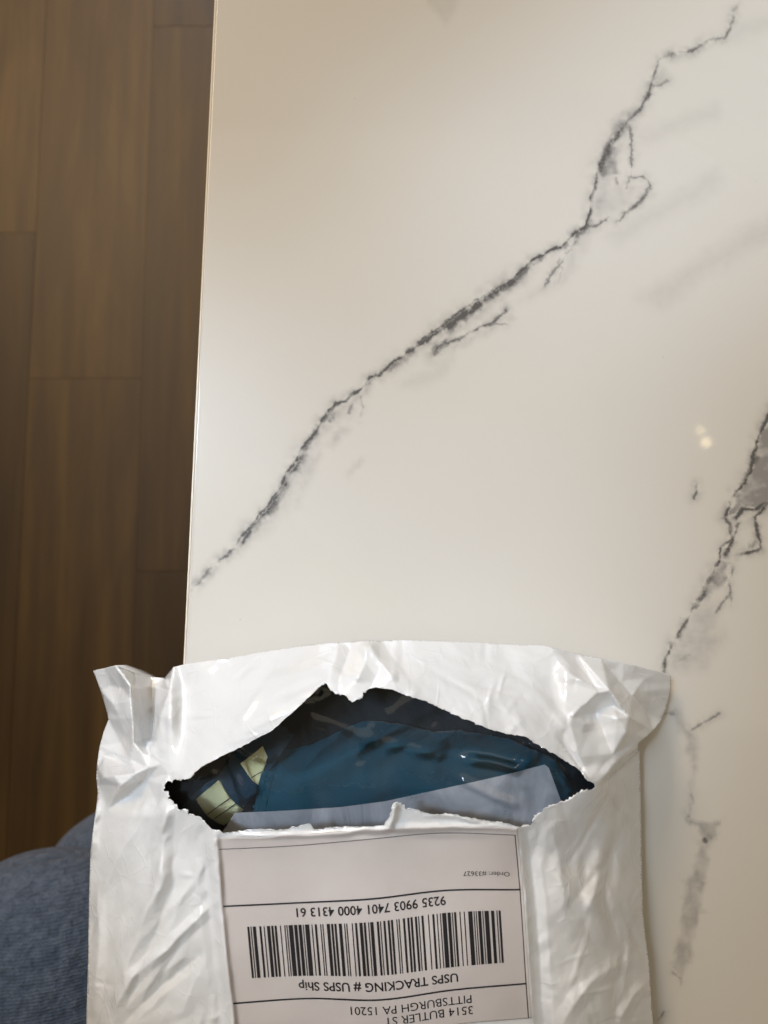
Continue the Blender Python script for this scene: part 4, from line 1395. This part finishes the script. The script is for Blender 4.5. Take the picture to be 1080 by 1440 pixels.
# ------------------------------------------------------------------ person: a knee in blue jersey beside the table
def parallel_loft(name, rows, mat, parent=None, nseg=72, folds=None, nsub=14):
    """one continuous limb through all rows: (centre, radius a, radius b), frames carried along the path"""
    C = np.array([r[0] for r in rows], float); R = np.array([r[1] for r in rows], float)
    s = np.arange(len(C), dtype=float); q = np.linspace(0, len(C) - 1, (len(C) - 1) * nsub + 1)
    c = np.stack([cat(C[:, k], s, q) for k in range(3)], 1); r = np.stack([cat(R[:, k], s, q) for k in range(2)], 1)
    t = np.gradient(c, axis=0); t /= np.linalg.norm(t, axis=1)[:, None]
    a = np.array([1.0, 0, 0])
    ang = np.linspace(0, 2 * math.pi, nseg, endpoint=False)
    vs = []
    for i in range(len(c)):
        a = a - t[i] * np.dot(a, t[i]); a /= np.linalg.norm(a)
        b = np.cross(t[i], a)
        k = 1.0 if folds is None else 1 + folds(q[i], ang)
        vs.append(c[i] + (np.cos(ang) * r[i, 0] * k)[:, None] * a + (np.sin(ang) * r[i, 1] * k)[:, None] * b)
    n = nseg
    V = np.concatenate(vs)
    F = [(i * n + j, i * n + (j + 1) % n, (i + 1) * n + (j + 1) % n, (i + 1) * n + j) for i in range(len(c) - 1) for j in range(n)]
    V = np.concatenate([V, [c[0] - t[0] * r[0].mean() * 0.25], [c[-1] + t[-1] * r[-1].mean() * 0.25]])
    e = (len(c) - 1) * n
    F += [((j + 1) % n, j, len(V) - 2) for j in range(n)] + [(e + j, e + (j + 1) % n, len(V) - 1) for j in range(n)]
    return mesh_obj(name, V, F, mat, parent)


k1x, k1y, _ = (float(q) for q in P(58, 1325, 0.520))      # nearer knee
k2x, k2y, _ = (float(q) for q in P(215, 1225, 0.450))     # other knee, lower and half under the table


def shank(x, y, z, w):
    return [((x, y - 0.150, 0.115), (0.036, 0.038)), ((x, y - 0.120, 0.24), (0.046, 0.047)), ((x, y - 0.075, 0.36), (0.054, 0.053)),
            ((x, y - 0.018, z - 0.055), (w * 0.92, 0.054)), ((x, y - 0.012, z - 0.006), (w, 0.062)), ((x + 0.002, y - 0.080, z + 0.010), (w * 1.04, 0.068))]


def foot(x, y):
    return [((x, y + 0.030, 0.026), (0.036, 0.013)), ((x, y - 0.030, 0.033), (0.042, 0.020)), ((x, y - 0.105, 0.046), (0.037, 0.031)),
            ((x, y - 0.162, 0.058), (0.034, 0.036)), ((x, y - 0.160, 0.085), (0.033, 0.035))]


hy = k1y - 0.44
TROUS = shank(k1x, k1y, 0.520, 0.074) + [((k1x + 0.02, k1y - 0.22, 0.535), (0.082, 0.076)), ((k1x + 0.04, hy + 0.06, 0.540), (0.090, 0.085)),
         ((k1x + 0.07, hy - 0.03, 0.545), (0.100, 0.100)), ((k1x / 2 + k2x / 2 + 0.03, hy - 0.07, 0.550), (0.110, 0.110)), ((k2x + 0.04, hy - 0.03, 0.545), (0.100, 0.100)),
         ((k2x + 0.03, hy + 0.06, 0.535), (0.090, 0.085)), ((k2x + 0.01, k2y - 0.22, 0.510), (0.084, 0.076))] + shank(k2x, k2y, 0.450, 0.092)[::-1]
BODY = foot(k1x, k1y) + [(c, (r[0] * .9, r[1] * .9)) for c, r in TROUS] + foot(k2x, k2y)[::-1]
PERSON = parallel_loft('person', BODY, M_SKIN, None, 40, None, 8)
tag(PERSON, 'seated person with a knee in blue-grey jersey trousers beside the table', 'person')


def kfold(s, a):
    f = 0.016 * np.sin(3 * a + 2.1 * s) * (math.exp(-((s - 4.0) / 1.2) ** 2) + math.exp(-((s - 14.0) / 1.2) ** 2))
    return f + 0.022 * fbm(np.cos(a) * 1.5 + s * 1.2, np.sin(a) * 1.5 + s * 0.7, 97, 3)


parallel_loft('trousers', TROUS, M_KNIT, PERSON, 120, kfold, 24)
